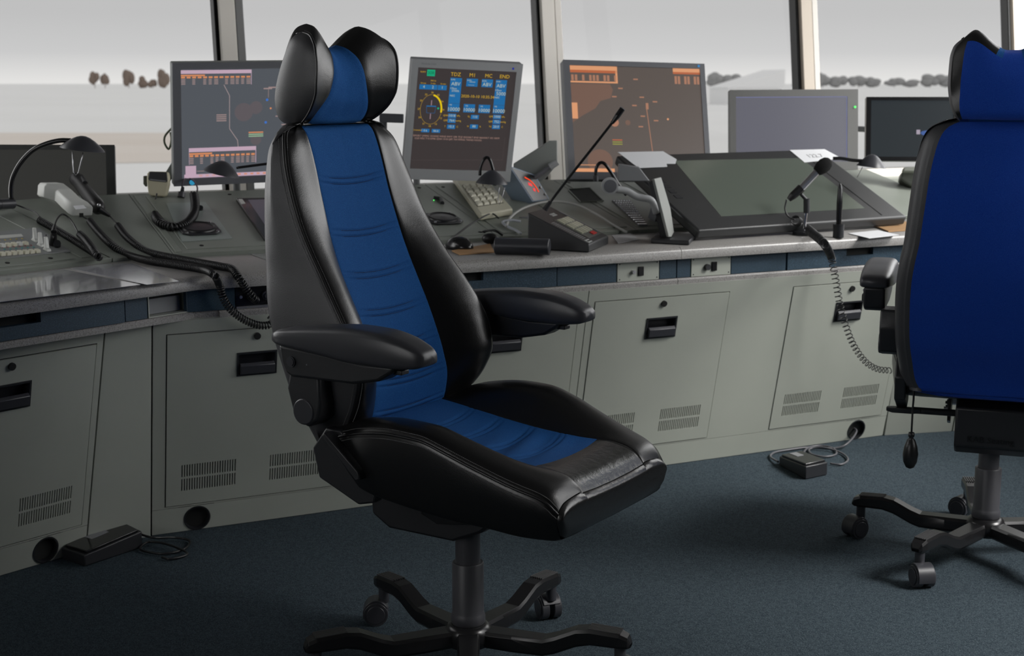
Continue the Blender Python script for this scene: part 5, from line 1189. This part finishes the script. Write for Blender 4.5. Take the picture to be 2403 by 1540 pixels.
t = thing('desk_lamp', 'bent black lamp neck curving down behind the folder stand', 'lamp', ony(1400, 425, 4.5)); b = MB(); b.tube(dense([ony(px, py, 4.5) for px, py in ((1398, 420), (1399, 396), (1407, 383), (1418, 384), (1432, 402), (1452, 434), (1470, 458))], 30), .0055, 10); obj('gooseneck', b, GLOSSB, t, smooth='all')
b = MB(); b.cyl(ony(1398, 426, 4.5), ony(1398, 412, 4.5), .0085, 14); obj('neck_socket', b, PLASTIC, t, smooth=True)
# ------------------------------------------------------------------ left desk: handsets, cords, key panel
t = thing('telephone_handset', 'pale green-white telephone handset at the far left deck', 'handset', onsl(150, 480, XA))
hp = [((112, 443), .052, .030, .020), ((128, 447), .058, .030, .022), ((150, 458), .050, .025, .018), ((168, 476), .046, .025, .018), ((184, 487), .042, .029, .018), ((195, 495), .036, .028, .016)]
sx_ = (FA.w(1, 0, 0) - FA.w(0, 0, 0)); nx_ = XA.to_3x3() @ Vector((0, 0, 1)); b = MB()
ring_ = []
sx_ = (Vector((1, .25, 0))).normalized()
for (px, py), h, hw, ht in hp:
    c = onsl(px, py, XA, h); ring_.append([c + sx_ * (a * hw) + nx_ * (z * ht) for a, z in ((-.8, 1), (.8, 1), (1, .6), (1, -1), (-1, -1), (-1, .6))])
b.rings(ring_); obj('grip', b, WHITEP, t, bevel=.004, seg=3)
b = MB(); c = onsl(108, 452, XA, .03); b.cyl(c + nx_ * .012, c - nx_ * .012, .024, 20); obj('earpiece', b, WHITEP, t, smooth=True, bevel=.003)
b = MB(); c = onsl(191, 505, XA, .030); b.box((0, 0, 0), (.012, .004, .012), Matrix.Translation(c) @ Matrix.Rotation(R(15), 4, 'Z')); obj('cord_socket', b, DARKIN, t)
b = MB(); q = [onsl(px, py, XA, .0625) for px, py in ((172, 484), (196, 482), (203, 489), (178, 492))]; b.rings([q, [v + nx_ * .0012 for v in q]]); obj('label_strip', b, PAPER, t)
b = MB(); q = [onsl(px, py, XA, 0.002) for px, py in ((118, 452), (175, 470), (205, 505), (150, 490))]; b.rings([q, [v + nx_ * .025 for v in q]]); obj('cradle', b, WHITEP, t, bevel=.003)
t = thing('radio_handset', 'black push-to-talk radio handset beside the pale telephone handset', 'handset', onwedge(210, 460))
a, c = onwedge(178, 420, .045), onwedge(234, 492, .035); L_ = (c - a).length; X = Matrix.Translation(a) @ (c - a).to_track_quat('Z', 'Y').to_matrix().to_4x4()
b = MB(); b.lathe([(.004, -.012), (.017, -.008), (.022, .004), (.021, .02), (.019, .04), (.020, .07), (.022, L_ * .6), (.024, L_ * .86), (.021, L_ * .95), (.012, L_), (.004, L_ + .003)], 24, X); obj('grip', b, RUBBER, t, smooth='all')
e_ = onwedge(258, 507, .02); b = MB(); b.cyl(c, e_, .011, 14, r2=.005); obj('strain_relief', b, RUBBER, t, smooth=True)
b = MB(); b.cyl(onwedge(190, 415, .055), onwedge(200, 430, .06), .008, 12); obj('talk_key', b, PLASTIC, t, smooth=True)
b = MB(); c = onwedge(232, 482, .055); b.ell(c, (.006, .006, .006), 12, 8); obj('rivet', b, STEEL, t, smooth='all')
def cord(label, thin, coilp, Rc=.0085, r=.0024, pitch=.0072, tail=None):
    b = MB(); b.tube(dense(thin, 24), .0024, 8); t = obj('coiled_cord', b, RUBBER, smooth='all', label=label, cat_='cord')
    b = MB(); b.coil(coilp, Rc, r, pitch, 6, 10); obj('coil', b, RUBBER, t, smooth='all')
    if tail: b = MB(); b.tube(dense(tail, 24), .0026, 8); obj('lead', b, RUBBER, t, smooth='all')
WZ = .7262 + .0105
def fr_(px, py, d=-.016): return onpl(px, py, FM.w(0, TW_M + d, 0), FM.w(0, -1, 0) - FM.w(0, 0, 0))
cord('long black coiled cord from the pale handset looping down over the desk edge', [onsl(191, 505, XA, .025), onwedge(200, 512, .015), onwedge(210, 518, .012)],
     [onwedge(210, 518, .011), onwedge(232, 545, .011), onwedge(262, 575, .012), onz(300, 598, WZ + .004), onz(350, 612, WZ), onz(420, 623, WZ), onz(478, 633, WZ), onz(503, 646, WZ - .002), fr_(515, 668), fr_(524, 700), fr_(543, 728), fr_(572, 750), fr_(604, 763), fr_(630, 763), fr_(643, 754), fr_(640, 748)],
     .0088, .0024, .0074, [fr_(628, 748), fr_(640, 733), fr_(655, 712), fr_(675, 690, -.03)])
cord('long black coiled cord from the radio handset plugged into the jack panel', [onwedge(256, 505, .02), onwedge(266, 516, .018), onwedge(276, 527, .014)],
     [onwedge(276, 529, .011), onwedge(296, 555, .011), onwedge(322, 577, .011), onz(352, 593, WZ + .006), onz(410, 606, WZ + .001), onz(470, 617, WZ), onz(520, 626, WZ), onz(545, 632, WZ - .002), fr_(560, 652), fr_(576, 676), fr_(592, 698), fr_(603, 706, -.002)], .0088, .0024, .0074)
c0 = onsl(90, 516, XA, .012)
cord('short black coiled cord looping on the deck beside the white levers', [onsl(30, 478, XA, .02), onsl(52, 486, XA, .012), onsl(80, 497, XA, .012), onsl(94, 510, XA, .012)],
     [onsl(92, 517, XA, .011), onsl(130, 538, XA, .011), onsl(170, 562, XA, .011), onsl(205, 584, XA, .011), onsl(226, 598, XA, .012), onsl(232, 604, XA, .02), onsl(228, 600, XA, .034), onsl(214, 580, XA, .036), onsl(198, 560, XA, .034), onsl(186, 549, XA, .034)],
     .0085, .0024, .0074, [onsl(184, 548, XA, .036), onsl(172, 525, XA, .05), onsl(160, 510, XA, .06), onsl(146, 503, XA, .065), onsl(134, 514, XA, .06), onsl(127, 535, XA, .05), onsl(124, 560, XA, .03)])
t = thing('jack_plug', 'black upright jack plug in the left button panel', 'plug', onsl(125, 575, XA))
b = MB(); b.cyl(onsl(124, 575, XA, .004), onsl(126, 545, XA, .045), .012, 14, r2=.008); b.cyl(onsl(126, 545, XA, .045), onsl(129, 528, XA, .055), .008, 12, r2=.004); obj('plug_body', b, RUBBER, t, smooth=True)
b = MB(); b.cyl(onsl(134, 578, XA, .003), onsl(134, 571, XA, .018), .010, 16); obj('socket_collar', b, PLASTIC, t, smooth=True)
b = MB(); a = onsl(-30, 481, XA, .03); c = onsl(30, 478, XA, .024); b.cyl(a, c, .0155, 24); b.cyl(a.lerp(c, .45), a.lerp(c, .47), .0162, 24); obj('cable_connector', b, PLASTIC_S, smooth=True, label='black barrel connector lying at the left edge of the deck', cat_='connector')
# key panel
t = thing('key_panel', 'pale button panel with cream keys and three white levers at the far left', 'control panel', onsl(60, 575, XA))
poly_on(XA, [(-120, 553), (93, 534), (166, 589), (-120, 619)], .0005, .004, 'panel_plate', mat('panel_pale', (.24, .25, .25), .42), t, bevel=.001)
def keyat(px, py, sx__, sy__, h, m, name='key', z0=.004):
    p = lsl(px, py, XA, h); b = MB(); b.rings([[XA @ Vector((p.x + a * sx__ * k_, p.y + c * sy__ * k_, z)) for a, c in ((-1, -1), (1, -1), (1, 1), (-1, 1))] for z, k_ in ((z0, 1), (h, .86))]); return obj(name, b, m, t, bevel=.0006)
for k in range(7): keyat(60 - k * 13.6, 567 + k * 1.2, .0068, .0075, .013, CREAM if k not in (1, 4) else WHITEP)
for k in range(9): keyat(88 - k * 13.7, 585 + k * 1.1, .0068, .0075, .013, CREAM)
b = MB(); 
for k in range(6):
    for (px, py), m in (((52 - k * 13.4, 559.5 + k), YELLOW), ((73 - k * 13.7, 575 + k), MAROON), ((79 - k * 13.7, 579.5 + k), TEAL)): keyat(px, py, .0022, .003, .0052, m, 'indicator')
poly_on(XA, [(-10, 553), (50, 549), (55, 555), (-10, 560)], .004, .0052, 'label_strip', WHITEP, t)
poly_on(XA, [(72, 546), (86, 543), (92, 551), (78, 556)], .004, .0046, 'speaker_holes', GREYP, t)
for px, py in ((83, 566), (96, 577), (110, 588)):
    p = lsl(px, py, XA, .004); b = MB(); b.rings([[XA @ Vector((p.x + a * w_, p.y + c * d__ + off, z)) for a, c in ((-1, -1), (1, -1), (1, 1), (-1, 1))] for z, w_, d__, off in ((.004, .0065, .012, 0), (.010, .0065, .009, 0), (.012, .0055, .005, .002), (.040, .0045, .003, .010))]); obj('lever', b, WHITEP, t, bevel=.001)
b = MB(); b.cyl(onsl(108, 556, XA, .004), onsl(108, 552, XA, .014), .0018, 8); obj('toggle', b, CHROME, t, smooth=True)
# hand microphone on the deck edge, its cord and plug
pm = onsl(370, 458, XM, .01); t = thing('hand_microphone', 'cream hand microphone with black grille hooked at the deck edge below the radar monitor', 'microphone', pm); nm_ = (0.05, -1, .12)
facebox([(349, 402), (393, 403), (396, 412), (396, 432), (390, 458), (384, 462), (354, 460), (348, 454), (344, 425), (345, 408)], pm, nm_, .030, 'case', mat('cream_plastic', (.60, .56, .40), .5), t, bevel=.004)
facebox([(351, 403), (391, 404), (393, 425), (390, 428), (351, 424), (348, 420)], pm + Vector((0, -.0015, 0)), nm_, .003, 'grille', PLASTIC, t, bevel=.001)
facebox([(352, 420), (389, 424), (389, 427), (352, 423)], pm + Vector((0, -.0035, 0)), nm_, .001, 'trim_line', GREYP, t)
facebox([(336, 413), (344, 412), (344, 438), (341, 438), (336, 432)], pm + Vector((0, .01, 0)), nm_, .012, 'talk_button', mat('olive_dark', (.10, .10, .07), .5), t, bevel=.002)
ym = pm.y
o3 = lambda px, py, h=.012: onsl(px, py, XM, h)
cord('thick black coiled cord hanging in a loop below the cream hand microphone', [ony(368, 454, ym - .01), ony(366, 465, ym - .015), ony(361, 474, ym - .03)],
     [ony(362, 478, ym - .05), ony(361, 498, ym - .08), o3(370, 518, .013), o3(392, 530, .013), o3(415, 532, .013), o3(440, 522, .014), o3(455, 502, .016), o3(458, 480, .03), o3(455, 456, .045)], .0115, .0029, .0086,
     [o3(462, 452, .045), o3(463, 440, .05), o3(455, 425, .055), o3(440, 418, .055), o3(430, 425, .055), o3(427, 440, .045)])
t = thing('jack_plug', 'dark upright plug behind the loop of the thick coiled cord', 'plug', o3(425, 467, 0))
b = MB(); b.cyl(o3(425, 464, .002), o3(427, 452, .016), .0115, 16); b.cyl(o3(427, 452, .016), o3(429, 440, .036), .007, 14, r2=.005); obj('plug_body', b, TUBE, t, smooth=True)
b = MB(); b.cyl(o3(471, 492, .004), o3(471, 487, .016), .0075, 14); obj('rotary_knob', b, PLASTIC, smooth=True, label='small black rotary knob right of the thick coiled cord', cat_='knob')
# phone at the right
t = thing('telephone', 'grey-green telephone on the deck beside the blue-backed chair', 'telephone', onsl(2135, 440, XM))
facebox([(2117, 402), (2126, 396), (2190, 396), (2190, 452), (2140, 438), (2113, 420)], onsl(2140, 445, XM, .0), (-.1, -1, .3), .07, 'body', mat('phone_grey', (.13, .14, .12), .5), t, bevel=.008, seg=3)
facebox([(2120, 393), (2150, 390), (2190, 394), (2190, 408), (2150, 404), (2118, 403)], onsl(2140, 440, XM, .02), (-.1, -1, .3), .03, 'handset', mat('phone_grey2', (.22, .23, .2), .5), t, bevel=.006, seg=3)
# hook of cable under the ledge
b = MB(); hk_ = [fr_(px, py, .03) for px, py in ((1812, 648), (1820, 654), (1838, 657), (1856, 654), (1870, 645))]; b.tube(dense(hk_, 16), .0012, 6); obj('cable', b, RUBBER, smooth='all', label='thin dark cable sagging under the right ledge', cat_='cable')
# ------------------------------------------------------------------ foot pedals on the floor
def pedal(label, pb, ph, wl):
    q = [onz(px, py, 0.001) for px, py in pb]; t = thing('foot_pedal', label, 'foot pedal', (q[0] + q[2]) / 2)
    b = MB(); top_ = [v + up * h for v, h in zip(q, ph)]; b.add([*q, *top_], [(0, 1, 2, 3), (7, 6, 5, 4), (0, 4, 5, 1), (1, 5, 6, 2), (2, 6, 7, 3), (3, 7, 4, 0)]); obj('base', b, PLASTIC, t, bevel=.003)
    c_ = sum(top_, Vector()) / 4; n_ = (top_[1] - top_[0]).cross(top_[3] - top_[0]).normalized(); n_ = n_ if n_.z > 0 else -n_
    b = MB(); i_ = [c_ + (v - c_) * .9 for v in top_]; b.rings([i_, [v + n_ * .007 for v in i_]]); obj('tread', b, GLOSSB, t, bevel=.002)
    b = MB(); i2 = [c_ + (v - c_) * .3 + n_ * .007 + (top_[0] - top_[1]) * .25 for v in top_]; b.rings([i2, [v + n_ * .001 for v in i2]]); obj('badge', b, GREYP, t)
    return t
pedal('black foot pedal on the carpet near the blue-backed chair', [(1828, 1092), (1890, 1126), (1941, 1115), (1880, 1082)], (.030, .042, .042, .030), 0)
pedal('black foot pedal in the shadow at the left console base', [(145, 1312), (200, 1330), (335, 1285), (290, 1262)], (.03, .03, .045, .045), 0)
f_ = lambda px, py, z=.006: onz(px, py, z)
b = MB(); b.tube(dense([FM.w(3.165, 3.80, .04), FM.w(3.16, 3.755, .035), f_(1990, 1040, .02), f_(1960, 1052), f_(1900, 1050), f_(1850, 1056), f_(1818, 1062), f_(1808, 1072), f_(1826, 1084, .012)], 60), .0035, 8); obj('pedal_cable', b, mat('grey_cable', (.10, .10, .11), .45), smooth='all', label='grey cable running from the console port to the right foot pedal', cat_='cable')
b = MB(); b.tube(dense([f_(1880, 1072), f_(1895, 1052), f_(1925, 1046), f_(1955, 1052), f_(1962, 1066), f_(1935, 1072), f_(1905, 1066), f_(1900, 1054), f_(1930, 1050, .012), f_(1972, 1062), f_(1990, 1078), f_(1975, 1090), f_(1948, 1088)], 80), .0032, 8); obj('pedal_cable', b, mat('grey_cable', (.10, .10, .11), .45), smooth='all', label='loose loops of grey cable lying behind the right foot pedal', cat_='cable')
b = MB(); b.tube(dense([f_(285, 1250, .03), f_(320, 1252, .03), f_(360, 1262, .03), f_(410, 1262, .012), f_(445, 1270), f_(430, 1290), f_(380, 1300), f_(330, 1290), f_(350, 1272, .012), f_(400, 1280, .012), f_(440, 1300), f_(400, 1312), f_(380, 1308)], 90), .0032, 8); obj('pedal_cable', b, RUBBER, smooth='all', label='tangled black cable on the dark carpet beside the left foot pedal', cat_='cable')
